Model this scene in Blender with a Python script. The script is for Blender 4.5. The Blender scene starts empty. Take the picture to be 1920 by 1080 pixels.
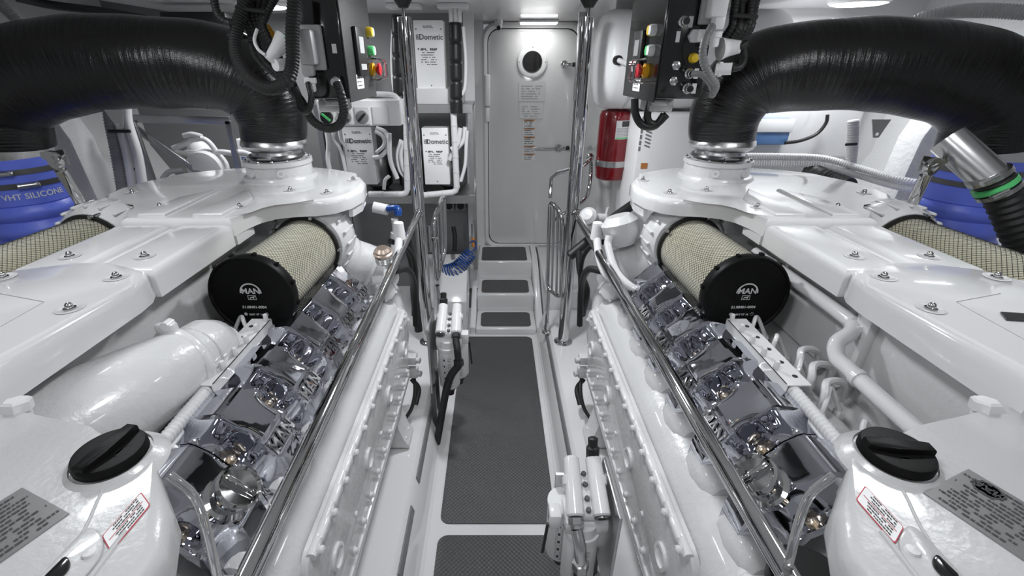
import bpy, bmesh, math, random
from mathutils import Vector, Matrix
random.seed(7)
PI = math.pi
sc = bpy.context.scene
C = sc.collection
V = Vector
# ------------------------------------------------------------------ camera
CAMZ = 1.80; F = 853.0; CX = 930.0; TH = math.atan(418/853.0)
cd = bpy.data.cameras.new('camera'); cam = bpy.data.objects.new('camera', cd); C.objects.link(cam)
cam.location = (0, 0, CAMZ); cam.rotation_euler = (PI/2-TH, 0, 0)
cd.sensor_width = 36; cd.lens = 36*F/1920; cd.shift_x = (960-CX)/1920; cd.clip_start = .02
sc.camera = cam
sc.view_settings.view_transform = 'Standard'; sc.view_settings.look = 'None'
sc.view_settings.exposure = 0.08; sc.view_settings.gamma = 1; sc.view_settings.use_curve_mapping = False
w = bpy.data.worlds.new('world'); sc.world = w; w.use_nodes = True
w.node_tree.nodes['Background'].inputs[0].default_value = (.9, .93, 1, 1)
w.node_tree.nodes['Background'].inputs[1].default_value = .22
LAMPS = [  # x, y, radius, watts; the first is seen, the rest added for light
    (1.78, 2.62, .13, 8), (-1.2, 2.75, .13, 8), (1.15, 1.15, .13, 3.2), (-1.15, 1.15, .13, 3.2),
    (1.0, .1, .13, 1.7), (-1.0, .1, .13, 1.7), (0.0, .55, .13, 5.5), (0.0, 2.0, .10, 15), (0, -.7, .13, 3)]
_c, _s = math.cos(TH), math.sin(TH)
def P(px, py, Y=None, Z=None, X=None):
    """point in the room seen at a pixel, given its distance ahead Y, height Z or side X"""
    a = (px-CX)/F; b = (540-py)/F
    dx, dy, dz = a, _c+b*_s, -_s+b*_c
    if Y is not None: t = Y/dy
    elif Z is not None: t = (Z-CAMZ)/dz
    else: t = X/dx
    return V((dx*t, dy*t, CAMZ+dz*t))
# ------------------------------------------------------------------ materials
M = {}
def mat(name, col, rough=.4, metal=0, bump=None, coat=0, noise=None, emit=0, trans=0, spec=.5):
    m = bpy.data.materials.new(name); m.use_nodes = True; nt = m.node_tree; b = nt.nodes['Principled BSDF']
    col = tuple(col) if hasattr(col, '__len__') else (col, col, col)
    b.inputs['Base Color'].default_value = (*col, 1); b.inputs['Roughness'].default_value = rough
    b.inputs['Metallic'].default_value = metal; b.inputs['Coat Weight'].default_value = coat
    b.inputs['Coat Roughness'].default_value = .05
    b.inputs['Specular IOR Level'].default_value = spec
    if trans: b.inputs['Transmission Weight'].default_value = trans
    if emit: b.inputs['Emission Color'].default_value = (*col, 1); b.inputs['Emission Strength'].default_value = emit
    tc = nt.nodes.new('ShaderNodeTexCoord')
    if bump:
        n = nt.nodes.new('ShaderNodeTexNoise'); n.inputs['Scale'].default_value = bump[0]; n.inputs['Detail'].default_value = 3
        if len(bump) > 2:
            mp = nt.nodes.new('ShaderNodeMapping'); mp.inputs['Scale'].default_value = bump[2]
            nt.links.new(tc.outputs['Object'], mp.inputs[0]); nt.links.new(mp.outputs[0], n.inputs['Vector'])
        else: nt.links.new(tc.outputs['Object'], n.inputs['Vector'])
        bp = nt.nodes.new('ShaderNodeBump'); bp.inputs['Strength'].default_value = bump[1]; bp.inputs['Distance'].default_value = .01
        nt.links.new(n.outputs['Fac'], bp.inputs['Height']); nt.links.new(bp.outputs[0], b.inputs['Normal'])
    if noise:   # scale, dark factor, threshold a, b : dirt / speckle
        n = nt.nodes.new('ShaderNodeTexNoise'); n.inputs['Scale'].default_value = noise[0]; n.inputs['Detail'].default_value = 4
        nt.links.new(tc.outputs['Object'], n.inputs['Vector'])
        r = nt.nodes.new('ShaderNodeValToRGB'); r.color_ramp.elements[0].position = noise[2]; r.color_ramp.elements[1].position = noise[3]
        r.color_ramp.elements[0].color = (*[c*noise[1] for c in col], 1); r.color_ramp.elements[1].color = (*col, 1)
        nt.links.new(n.outputs['Fac'], r.inputs[0]); nt.links.new(r.outputs[0], b.inputs['Base Color'])
    M[name] = m; return m
mat('paint', .68, .22, coat=.5, bump=(14, .05))
mat('casting', .62, .30, coat=.4, bump=(60, .18))
mat('tank_paint', .47, .28, coat=.4, bump=(90, .09))
mat('gloss_white', .72, .12, coat=.6)
mat('gelcoat', .74, .14, coat=.4)
mat('satin_white', .72, .45)
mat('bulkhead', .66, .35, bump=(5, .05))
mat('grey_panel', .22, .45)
mat('fibreglass', .68, .5, bump=(45, .5))
mat('ceiling', .80, .22, coat=.3)
mat('plastic_white', .88, .38)
mat('pipe_white', .74, .35)
mat('conduit', .62, .5)
mat('grey_conduit', .30, .55)
mat('chrome', .62, .05, 1, noise=(4, .8, .35, .6))
mat('cover_chrome', (.55, .56, .61), .03, 1, bump=(8, .12))
mat('steel', .55, .25, 1)
mat('brushed', .50, .32, 1, bump=(300, .15))
mat('dark_steel', .16, .35, 1)
mat('exhaust_steel', .62, .28, 1, bump=(12, .3))
mat('brass', (.62, .54, .44), .25, 1)
mat('bronze', (.62, .50, .42), .35, 1)
mat('black', .012, .42)
mat('black_gloss', .006, .14, coat=.4)
mat('black_rubber', .014, .5)
mat('cap_black', .004, .45, spec=.15)
mat('dark_void', .02, .8)
mat('speckled', .07, .35, noise=(380, .2, .45, .55), bump=(380, .3))
mat('grey_plastic', .22, .45)
mat('mid_grey', .38, .45)
mat('yellow', (.75, .52, .03), .3); mat('red', (.45, .02, .03), .25); mat('amber', (.8, .42, .02), .3)
mat('fire_red', (.20, .002, .008), .22, coat=.5)
mat('green', (.10, .55, .18), .3)
mat('label_white', .72, .5); mat('label_ink', .05, .6); mat('label_red', (.42, .05, .07), .5)
mat('plate', .28, .38, .6); mat('orange_ink', (.55, .22, .06), .5)
mat('lamp_glass', 1.0, .3, emit=5)
mat('screen', .55, .2)
mat('window_dark', .02, .05, coat=.6)
mat('blue_silicone', (.14, .20, .80), .38, bump=(60, .1))
mat('blue_air', (.008, .055, .25), .25, coat=.3)
mat('clear_blue', (.10, .20, .40), .2)
mat('pleats', (.82, .80, .69), .75)
mat('wire', .05, .5, .4)
mat('clear', .9, .08, trans=.9)
def m_mat():
    m = mat('mat_rubber', .08, .5); nt = m.node_tree; b = nt.nodes['Principled BSDF']
    tc = nt.nodes.new('ShaderNodeTexCoord'); mp = nt.nodes.new('ShaderNodeMapping'); mp.inputs['Rotation'].default_value = (0, 0, PI/4)
    ch = nt.nodes.new('ShaderNodeTexVoronoi'); ch.inputs['Scale'].default_value = 75; ch.inputs['Randomness'].default_value = 0
    nt.links.new(tc.outputs['Object'], mp.inputs[0]); nt.links.new(mp.outputs[0], ch.inputs['Vector'])
    bp = nt.nodes.new('ShaderNodeBump'); bp.invert = True; bp.inputs['Strength'].default_value = .9; bp.inputs['Distance'].default_value = .006
    nt.links.new(ch.outputs['Distance'], bp.inputs['Height']); nt.links.new(bp.outputs[0], b.inputs['Normal'])
m_mat()
def m_hose():
    m = mat('exhaust_wrap', .0035, .26, spec=.55); nt = m.node_tree; b = nt.nodes['Principled BSDF']
    tc = nt.nodes.new('ShaderNodeTexCoord')
    n = nt.nodes.new('ShaderNodeTexNoise'); n.inputs['Scale'].default_value = 1; n.inputs['Detail'].default_value = 5
    mp = nt.nodes.new('ShaderNodeMapping'); mp.inputs['Scale'].default_value = (55, 5, 1)
    nt.links.new(tc.outputs['UV'], mp.inputs[0]); nt.links.new(mp.outputs[0], n.inputs['Vector'])
    bp = nt.nodes.new('ShaderNodeBump'); bp.inputs['Strength'].default_value = .40; bp.inputs['Distance'].default_value = .010
    n2 = nt.nodes.new('ShaderNodeTexNoise'); n2.inputs['Scale'].default_value = 260; nt.links.new(tc.outputs['Object'], n2.inputs['Vector'])
    b2 = nt.nodes.new('ShaderNodeBump'); b2.inputs['Strength'].default_value = .35; b2.inputs['Distance'].default_value = .002
    nt.links.new(n.outputs['Fac'], bp.inputs['Height']); nt.links.new(n2.outputs['Fac'], b2.inputs['Height'])
    nt.links.new(bp.outputs[0], b2.inputs['Normal']); nt.links.new(b2.outputs[0], b.inputs['Normal'])
m_hose()
# ------------------------------------------------------------------ mesh helpers
def catmull(pts, res=6):
    pts = [V(p) for p in pts]
    if len(pts) < 3: return pts
    out = []; q = [2*pts[0]-pts[1]]+pts+[2*pts[-1]-pts[-2]]
    for i in range(1, len(q)-2):
        a, b, c, d = q[i-1], q[i], q[i+1], q[i+2]
        for k in range(res):
            t = k/res
            out.append(.5*((2*b)+(c-a)*t+(2*a-5*b+4*c-d)*t*t+(3*b-3*c+d-a)*t**3))
    out.append(pts[-1]); return out
def frames(pts):
    n = len(pts); T = []
    for i in range(n):
        t = pts[min(i+1, n-1)]-pts[max(i-1, 0)]
        T.append(t.normalized() if t.length > 1e-9 else V((0, 0, 1)))
    up = V((0, 0, 1)) if abs(T[0].z) < .9 else V((0, 1, 0))
    N = [T[0].cross(up).normalized()]
    for i in range(1, n):
        v = N[-1]-T[i]*N[-1].dot(T[i]); N.append(v.normalized())
    return T, N
def axes(d, ref=None):
    d = V(d).normalized()
    if ref is None: ref = V((0, 0, 1)) if abs(d.z) < .9 else V((0, 1, 0))
    a = d.cross(V(ref)).normalized(); return d, a, d.cross(a)
class MB:
    def __init__(s): s.v = []; s.f = []; s.uv = None
    def add(s, vs, fs):
        o = len(s.v); s.v += [V(p) for p in vs]; s.f += [tuple(i+o for i in f) for f in fs]; return s
    def addbm(s, bm, mtx=None):
        bm.verts.ensure_lookup_table()
        s.add([(mtx @ v.co if mtx else v.co.copy()) for v in bm.verts], [[v.index for v in f.verts] for f in bm.faces]); bm.free(); return s
    def box(s, c, size, R=None, bev=0, seg=2):
        bm = bmesh.new(); bmesh.ops.create_cube(bm, size=1)
        for v in bm.verts: v.co = V((v.co.x*size[0], v.co.y*size[1], v.co.z*size[2]))
        if bev: bmesh.ops.bevel(bm, geom=bm.edges[:], offset=bev, segments=seg, affect='EDGES', profile=.5)
        bm.verts.index_update()
        m = Matrix.Translation(V(c)) @ (R.to_4x4() if R else Matrix())
        return s.addbm(bm, m)
    def bar(s, x0, x1, y0, y1, z0, z1, bev=0, seg=2):
        return s.box(((x0+x1)/2, (y0+y1)/2, (z0+z1)/2), (abs(x1-x0), abs(y1-y0), abs(z1-z0)), None, bev, seg)
    def prism(s, poly, o, ux, uy, dv, bev=0, seg=2, side='top'):
        """poly in (ux,uy) extruded by dv; bev rounds the far ('top') rim, or both"""
        ux, uy, dv, o = V(ux), V(uy), V(dv), V(o); bm = bmesh.new()
        b = [bm.verts.new(o+ux*p[0]+uy*p[1]) for p in poly]; t = [bm.verts.new(v.co+dv) for v in b]; n = len(poly)
        bm.faces.new(b); ft = bm.faces.new(t)
        for i in range(n): bm.faces.new((b[i], b[(i+1) % n], t[(i+1) % n], t[i]))
        if bev:
            es = list(ft.edges)
            if side == 'both': es += [bm.edges.get((b[i], b[(i+1) % n])) for i in range(n)]
            bmesh.ops.bevel(bm, geom=es, offset=bev, segments=seg, affect='EDGES', profile=.5)
        bm.verts.index_update(); return s.addbm(bm)
    def lathe(s, prof, o, axis, n=32, ref=None, a0=0, a1=2*PI):
        d, a, b = axes(axis, ref); o = V(o); vs = []; fs = []; full = abs(a1-a0-2*PI) < 1e-6; m = n if full else n+1
        for r, h in prof:
            for k in range(m):
                t = a0+(a1-a0)*k/n; vs.append(o+d*h+(a*math.cos(t)+b*math.sin(t))*r)
        for i in range(len(prof)-1):
            for k in range(n):
                k2 = (k+1) % m
                fs.append((i*m+k, i*m+k2, (i+1)*m+k2, (i+1)*m+k))
        if full:
            if prof[0][0] > 1e-6: fs.append(tuple(range(m))[::-1])
            if prof[-1][0] > 1e-6: fs.append(tuple((len(prof)-1)*m+k for k in range(m)))
        return s.add(vs, fs)
    def cyl(s, p0, p1, r, r1=None, n=20, bev=0):
        p0, p1 = V(p0), V(p1); L = (p1-p0).length; r1 = r if r1 is None else r1
        pr = [(r, 0), (r1, L)] if not bev else [(r-bev, 0), (r, bev), (r1, L-bev), (r1-bev, L)]
        return s.lathe(pr, p0, p1-p0, n)
    def hexn(s, c, axis, r=.008, h=.006): return s.lathe([(r, 0), (r, h*.8), (r*.8, h)], c, axis, 6)
    def sph(s, c, r, sc_=(1, 1, 1), n=16):
        bm = bmesh.new(); bmesh.ops.create_uvsphere(bm, u_segments=n, v_segments=n//2+2, radius=r)
        for v in bm.verts: v.co = V((v.co.x*sc_[0], v.co.y*sc_[1], v.co.z*sc_[2]))
        bm.verts.index_update(); return s.addbm(bm, Matrix.Translation(V(c)))
    def tube(s, pts, r, n=12, res=6, smooth=True, closed=False, cap=True):
        pts = [V(p) for p in pts]; k0 = len(pts)
        rs = list(r) if hasattr(r, '__len__') else None
        P_ = catmull(pts, res) if smooth else pts
        T, N = frames(P_); m = len(P_); vs = []; fs = []
        for i, p in enumerate(P_):
            if rs:
                t = i/(m-1)*(k0-1); j = min(int(t), k0-2); rr = rs[j]+(rs[j+1]-rs[j])*(t-j)
            else: rr = r
            B = T[i].cross(N[i])
            for k in range(n):
                a = 2*PI*k/n; vs.append(p+(N[i]*math.cos(a)+B*math.sin(a))*rr)
        for i in range(m-1):
            for k in range(n): fs.append((i*n+k, i*n+(k+1) % n, (i+1)*n+(k+1) % n, (i+1)*n+k))
        if cap: fs.append(tuple(range(n))[::-1]); fs.append(tuple((m-1)*n+k for k in range(n)))
        return s.add(vs, fs)
    def corr(s, pts, r, pitch=.008, n=12, depth=.12):
        """corrugated conduit"""
        P_ = catmull(pts, 14); L = [0]
        for i in range(1, len(P_)): L.append(L[-1]+(P_[i]-P_[i-1]).length)
        m = max(4, int(L[-1]/(pitch/2))); q = []; j = 0
        for i in range(m+1):
            t = L[-1]*i/m
            while j < len(L)-2 and L[j+1] < t: j += 1
            e = (t-L[j])/max(1e-9, L[j+1]-L[j]); q.append(P_[j].lerp(P_[j+1], e))
        T, N = frames(q); vs = []; fs = []
        for i, p in enumerate(q):
            rr = r*(1 if i % 2 else 1-depth); B = T[i].cross(N[i])
            for k in range(n):
                a = 2*PI*k/n; vs.append(p+(N[i]*math.cos(a)+B*math.sin(a))*rr)
        for i in range(len(q)-1):
            for k in range(n): fs.append((i*n+k, i*n+(k+1) % n, (i+1)*n+(k+1) % n, (i+1)*n+k))
        fs.append(tuple(range(n))[::-1]); fs.append(tuple((len(q)-1)*n+k for k in range(n)))
        return s.add(vs, fs)
    def text(s, t, o, xd, yd, size, ext=.0006):
        vs, fs, cx, cy = textdata(t)
        xd, yd = V(xd).normalized(), V(yd).normalized(); nd = xd.cross(yd); o = V(o)
        return s.add([o+xd*((p.x-cx)*size)+yd*((p.y-cy)*size)+nd*((p.z+.5)*2*ext) for p in vs], fs)
    def build(s, name, m, parent=None, mirror=False, ang=38, uvf=None):
        me = bpy.data.meshes.new(name)
        vs = [(-p.x, p.y, p.z) if mirror else tuple(p) for p in s.v]
        me.from_pydata(vs, [], s.f); me.update()
        bm = bmesh.new(); bm.from_mesh(me); bmesh.ops.recalc_face_normals(bm, faces=bm.faces[:]); bm.to_mesh(me); bm.free()
        if uvf is not None:
            ul = me.uv_layers.new(name='UVMap')
            for l in me.loops: ul.data[l.index].uv = uvf[l.vertex_index]
        for p in me.polygons: p.use_smooth = True
        me.set_sharp_from_angle(angle=math.radians(ang))
        me.materials.append(M[m] if isinstance(m, str) else m)
        o = bpy.data.objects.new(name, me); C.objects.link(o); adopt(o, parent); return o
_tc = {}
def textdata(t):
    if t in _tc: return _tc[t]
    cu = bpy.data.curves.new('t', 'FONT'); cu.body = t; cu.size = 1; cu.extrude = .5; cu.resolution_u = 3; cu.offset = .012
    o = bpy.data.objects.new('t', cu); C.objects.link(o)
    me = o.to_mesh(); vs = [v.co.copy() for v in me.vertices]; fs = [tuple(p.vertices) for p in me.polygons]
    o.to_mesh_clear(); bpy.data.objects.remove(o); bpy.data.curves.remove(cu)
    xs = [p.x for p in vs]; ys = [p.y for p in vs]
    _tc[t] = (vs, fs, (min(xs)+max(xs))/2, (min(ys)+max(ys))/2); return _tc[t]
def adopt(o, parent):
    if parent:
        o.parent = parent
        if parent.type == 'EMPTY': o.matrix_parent_inverse = Matrix.Translation(-parent.location)
def tag(o, label, cat, group=None):
    o['label'] = label; o['category'] = cat
    if group: o['group'] = group
    return o
def thing(name, label, cat, loc, group=None):
    o = bpy.data.objects.new(name, None); o.empty_display_size = .05; C.objects.link(o); o.location = loc
    return tag(o, label, cat, group)
def struct(o): o['kind'] = 'structure'; return o
def inst(src, loc, parent, R=None):
    o = src.copy(); C.objects.link(o); o.parent = None; o.location = loc
    o.rotation_euler = R.to_euler() if R else (0, 0, 0)
    o.matrix_parent_inverse = Matrix(); adopt(o, parent); return o
_protos = {}
def proto(key, maker, m):
    if key not in _protos:
        mb = MB(); maker(mb); o = mb.build(key, m); me = o.data; bpy.data.objects.remove(o); _protos[key] = me
    return _protos[key]
def put(name, me, loc, parent, R=None):
    o = bpy.data.objects.new(name, me); C.objects.link(o); o.location = loc
    if R: o.rotation_euler = R.to_euler()
    adopt(o, parent); return o
def zrot(axis):  # rotation taking +Z to axis
    return V((0, 0, 1)).rotation_difference(V(axis).normalized()).to_matrix()
def rrect(w_, h_, r, n=4):
    o = []
    for cx, cy, a in ((w_/2-r, h_/2-r, 0), (-w_/2+r, h_/2-r, PI/2), (-w_/2+r, -h_/2+r, PI), (w_/2-r, -h_/2+r, 1.5*PI)):
        for k in range(n+1): t = a+PI/2*k/n; o.append((cx+r*math.cos(t), cy+r*math.sin(t)))
    return o
def lines(mb, o, xd, yd, W, H, n, dens=.8, th=.35, rag=True, ext=.0004, seed=1):
    """rows of tiny illegible print"""
    rnd = random.Random(seed); xd, yd = V(xd).normalized(), V(yd).normalized(); nd = xd.cross(yd); o = V(o)
    ph = H/n
    for i in range(n):
        y = H/2-(i+.5)*ph; x = -W/2; end = W/2*(rnd.uniform(.55, 1) if rag else 1)
        while x < end:
            L = rnd.uniform(.03, .10)*W
            if rnd.random() < dens:
                e = min(x+L, end)
                if e-x > .004*W:
                    a = o+xd*x+yd*(y-ph*th/2); b = o+xd*e+yd*(y-ph*th/2); c = b+yd*ph*th; d = a+yd*ph*th
                    mb.add([a+nd*ext, b+nd*ext, c+nd*ext, d+nd*ext], [(0, 1, 2, 3)])
            x += L+.015*W
    return mb
# ================================================================== SETTING
ZC = 2.09; HX = 2.35; YB = 3.90; LED = .20
def S(name, mb, m, ang=38): return struct(mb.build(name, m, None, ang=ang))
mb = MB()
mb.bar(-.33, .33, -1.2, 2.9, -.05, 0)
S('floor', mb, 'gelcoat')
for s_, nm in ((-1, 'left'), (1, 'right')):
    mb = MB(); poly = [(.285, -.05), (.285, 0), (.30, .01), (.352, .185), (.37, LED), (HX, LED), (HX, -.05)]
    mb.prism([(s_*a, b) for a, b in poly], (0, -1.2, 0), (1, 0, 0), (0, 0, 1), (0, 4.1 if s_ > 0 else 4.5, 0))
    S('trim_1' if s_ < 0 else 'trim_2', mb, 'gelcoat')
mb = MB(); mb.bar(-1.95, 1.95, -1.2, 4.0, ZC, ZC+.04); mb.bar(-1.95, 1.95, 1.98, 2.0, ZC-.008, ZC)
S('ceiling', mb, 'ceiling')
# hull sides: lean outward to the top, with a longitudinal ledge
for s_, nm in ((-1, 'left'), (1, 'right')):
    mb = MB(); poly = [(2.2, .15), (2.26, 1.0), (2.42, 1.30), (2.46, 2.5), (2.60, 2.5), (2.60, .1)]
    mb.prism([(s_*a, b) for a, b in poly], (0, -1.2, 0), (1, 0, 0), (0, 0, 1), (0, 5.2, 0))
    for y in (1.35, 2.45): mb.prism([(s_*a, b) for a, b in [(2.12, .2), (2.2, 1.45), (2.26, 1.62), (2.45, 1.7), (2.5, .2)]], (0, y, 0), (1, 0, 0), (0, 0, 1), (0, .16, 0), .02, side='both')
    S('wall_'+nm, mb, 'fibreglass')
    mb = MB(); mb.bar(s_*1.95, s_*2.6, -1.2, 4.0, 2.42, 2.46); mb.bar(s_*1.93, s_*1.97, -1.2, 4.0, ZC, 2.42); S('trim_3' if s_ < 0 else 'trim_4', mb, 'mid_grey')
# end wall behind the door, with the opening
DX0, DX1, DZ0, DZ1 = -.065, .625, .345, 2.045
mb = MB(); mb.bar(-.9, DX0-.03, YB, YB+.06, 0, ZC); mb.bar(DX1+.03, 1.2, YB, YB+.06, 0, ZC)
mb.bar(DX0-.03, DX1+.03, YB, YB+.06, 0, DZ0-.03); mb.bar(DX0-.03, DX1+.03, YB, YB+.06, DZ1+.03, ZC)
S('wall_back', mb, 'bulkhead')
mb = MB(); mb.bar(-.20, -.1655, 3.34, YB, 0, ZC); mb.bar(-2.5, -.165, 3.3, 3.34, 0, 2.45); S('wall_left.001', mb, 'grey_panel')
mb = MB(); mb.bar(-.205, -.14, 3.26, 3.32, .2, ZC); mb.bar(-.165, -.10, YB-.03, YB, .3, ZC); S('trim_5', mb, 'satin_white')
mb = MB(); mb.bar(.68, 2.5, 3.02, 3.06, 0, 2.45); mb.bar(.6805, .72, 3.06, YB, 0, ZC)
S('wall_right.001', mb, 'gloss_white')
# door
FW = DX1-DX0; FH = DZ1-DZ0; DC = V(((DX0+DX1)/2, YB, (DZ0+DZ1)/2))
mb = MB(); outer = rrect(FW+.10, FH+.08, .12, 6); inner = rrect(FW, FH, .09, 6); n = len(outer)
vs = [DC+V((p[0], -.025, p[1])) for p in outer]+[DC+V((p[0], -.04, p[1])) for p in rrect(FW+.05, FH+.04, .10, 6)]+[DC+V((p[0], -.03, p[1])) for p in inner]+[DC+V((p[0], .05, p[1])) for p in inner]+[DC+V((p[0], .05, p[1])) for p in outer]
fs = [(r*n+i, r*n+(i+1) % n, (r+1)*n+(i+1) % n, (r+1)*n+i) for r in range(4) for i in range(n)]+[(4*n+i, 4*n+(i+1) % n, (i+1) % n, i) for i in range(n)]
mb.add(vs, fs); door_frame = S('trim_6', mb, 'gloss_white')
mb = MB(); mb.prism(rrect(FW-.012, FH-.012, .085, 6), DC+V((0, .03, 0)), (1, 0, 0), (0, 0, 1), (0, -.045, 0), .008)
door = S('door_1', mb, 'gloss_white')
mb = MB(); mb.prism(rrect(FW-.001, FH-.001, .09, 6), DC+V((0, .04, 0)), (1, 0, 0), (0, 0, 1), (0, -.03, 0)); mb.build('door_seal', 'black_rubber', door)
pc = P(998, 116, Y=YB-.02)
mb = MB(); mb.lathe([(.072, 0), (.072, .006), (.10, .010), (.112, .006), (.114, 0)], pc, (0, -1, 0), 40); mb.build('porthole_rim', 'plastic_white', door)
mb = MB(); mb.lathe([(.068, 0), (.075, .0075), (.075, .010), (.060, .006)], pc, (0, -1, 0), 40); mb.build('porthole_seal', 'black_rubber', door)
mb = MB(); mb.lathe([(.001, .0085), (.073, .008)], pc, (0, -1, 0), 40); mb.build('porthole_glass', 'window_dark', door)
for k in range(4):
    a = PI/2*k; mb = MB(); mb.lathe([(.004, 0), (.004, .003)], pc+V((.10*math.cos(a), -.009, .10*math.sin(a))), (0, -1, 0), 10); mb.build('screw', 'steel', door)
for (px, py) in ((1058, 121), (1047, 277)):
    q = P(px, py, Y=YB-.03); mb = MB()
    mb.lathe([(.026, 0), (.030, .008), (.026, .016), (.012, .02), (.010, .028), (0, .03)], q, (0, -1, 0), 24)
    mb.box(q+V((.045, -.012, 0)), (.06, .018, .022), None, .004)
    hg = mb.build('latch', 'chrome', door)
    mb = MB(); mb.box(q+V((.073, -.012, 0)), (.028, .03, .03), None, .003); mb.build('latch_keeper', 'black', hg)
q = P(1047, 277, Y=YB-.03); mb = MB(); mb.tube([q+V((-.01, -.028, 0)), q+V((-.10, -.034, 0)), q+V((-.205, -.034, .002))], .006, smooth=False); mb.build('door_handle', 'chrome', door)
# printed notices on the door
def notice(name, x0, y0, x1, y1, label, rows, inkmat='mid_grey', head=None, paper='label_white', seed=1, group=None):
    a = P(x0, y0, Y=YB-.018); b = P(x1, y1, Y=YB-.018); c = (a+b)/2; W = abs(b.x-a.x); H = abs(a.z-b.z)
    t = thing(name, label, 'sign', c, group)
    m = MB(); m.prism(rrect(W, H, .004, 2), c, (1, 0, 0), (0, 0, 1), (0, -.0015, 0)); m.build('paper', paper, t)
    m = MB(); m2 = c+V((0, -.002, -H*.06)); lines(m, m2, (1, 0, 0), (0, 0, 1), W*.8, H*.75, rows, seed=seed, th=.4); m.build('print', inkmat, t)
    if head:
        m = MB(); m.prism(rrect(W*.92, H*.17, .001, 1), c+V((0, -.0016, H*.40)), (1, 0, 0), (0, 0, 1), (0, -.0006, 0)); m.build('header', head, t)
        m = MB(); m.text('WARNING', c+V((0, -.003, H*.40)), (1, 0, 0), (0, 0, 1), H*.17); m.build('header_text', 'label_ink', t)
notice('notice', 973, 152, 1021, 190, 'white printed notice directly under the round porthole of the door', 6, seed=2)
notice('notice', 974, 192, 1017, 222, 'lower white printed notice on the door, above the row of warning stickers', 5, seed=3)
nn = ['topmost', 'second from top', 'middle', 'fourth from top', 'lowest']
for k, (y0, y1) in enumerate(((224, 239), (240, 255), (256, 272), (273, 287), (288, 301))):
    notice('warning_sticker', 981, y0, 1003, y1, nn[k]+' of five small warning stickers in a column on the white door', 3, 'label_ink', 'orange_ink', seed=k+5, group='warning stickers on the door')
# steps up to the door: moulded unit
t = thing('step_unit', 'white moulded three tread step unit rising to the closed door', 'steps', (.08, 2.9, 0))
SX0, SX1 = -.15, .30
tre = [(2.885, 3.17, .052), (3.17, 3.48, .19), (3.48, YB, .34)]
for k, (y0, y1, z) in enumerate(tre):
    mb = MB(); mb.bar(SX0, SX1, y0, y1+(.0 if k < 2 else -.03), 0, z, .012, 3); mb.build('tread', 'gelcoat', t)
mb = MB()
mb.prism([(2.885, 0), (2.885, .06), (3.12, .15), (3.42, .30), (3.60, .352), (YB-.03, .352), (YB-.03, 0)], (SX1+.001, 0, 0), (0, 1, 0), (0, 0, 1), (.05, 0, 0), .01, side='both')
mb.build('stringer', 'gelcoat', t)
mb = MB()
mb.prism([(2.885, 0), (2.885, .06), (3.12, .15), (3.42, .30), (3.60, .352), (YB-.03, .352), (YB-.03, 0)], (SX0-.001, 0, 0), (0, 1, 0), (0, 0, 1), (-.04, 0, 0), .01, side='both')
mb.build('stringer', 'gelcoat', t)
mb = MB(); mb.bar(.36, .675, 2.92, YB-.03, 0, .345, .02); tag(mb.build('side_platform', 'gelcoat'), 'white moulded platform to the right of the steps under the open chrome gate', 'platform')
mb = MB(); mb.prism([(2.84, 0), (2.84, .30), (3.0, .46), (3.24, .50), (3.24, 0)], (-.56, 0, 0), (0, 1, 0), (0, 0, 1), (.355, 0, 0), .02, side='both'); tag(mb.build('side_locker', 'gelcoat'), 'white moulded locker left of the steps, below the coiled blue hose', 'locker')
# mats
def fmat(name, x0, x1, y0, y1, z, r, label, group=None):
    mb = MB(); mb.prism(rrect(x1-x0, y1-y0, r, 5), ((x0+x1)/2, (y0+y1)/2, z), (1, 0, 0), (0, 1, 0), (0, 0, .005), .0015)
    tag(mb.build(name, 'mat_rubber'), label, 'mat', group)
fmat('rubber_mat', -.245, .262, 1.33, 2.85, .0005, .04, 'long dark grey studded rubber mat down the middle of the walkway')
fmat('rubber_mat', -.245, .262, .45, 1.275, .0005, .04, 'dark rubber walkway mat closest to the camera, cut by the photo edge')
fmat('step_mat', -.115, .262, 2.915, 3.125, .0525, .03, 'dark rubber pad on the lowest step tread', 'pads on the steps')
fmat('step_mat', -.115, .262, 3.20, 3.43, .1905, .03, 'dark rubber pad on the middle step tread', 'pads on the steps')
fmat('step_mat', -.12, .26, 3.50, 3.80, .3405, .02, 'dark rubber pad on the landing at the foot of the door', 'pads on the steps')
# dark slots in the walkway side walls
for s_ in (-1, 1):
    for k, (y0, y1) in enumerate(((1.0, 1.28), (1.42, 2.75))):
        mb = MB(); mb.prism([(y0, -.018), (y0, .018), (y1, .018), (y1, -.018)], (s_*.345, 0, .165), (0, 1, 0), (s_*.28, 0, .96), (-s_*.006, 0, .002), .002)
        tag(mb.build('side_slot', 'grey_plastic'), '%s grey strip let into the %s side of the walkway' % ('short near' if k == 0 else 'long', 'left' if s_ < 0 else 'right'), 'strip')
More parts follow.
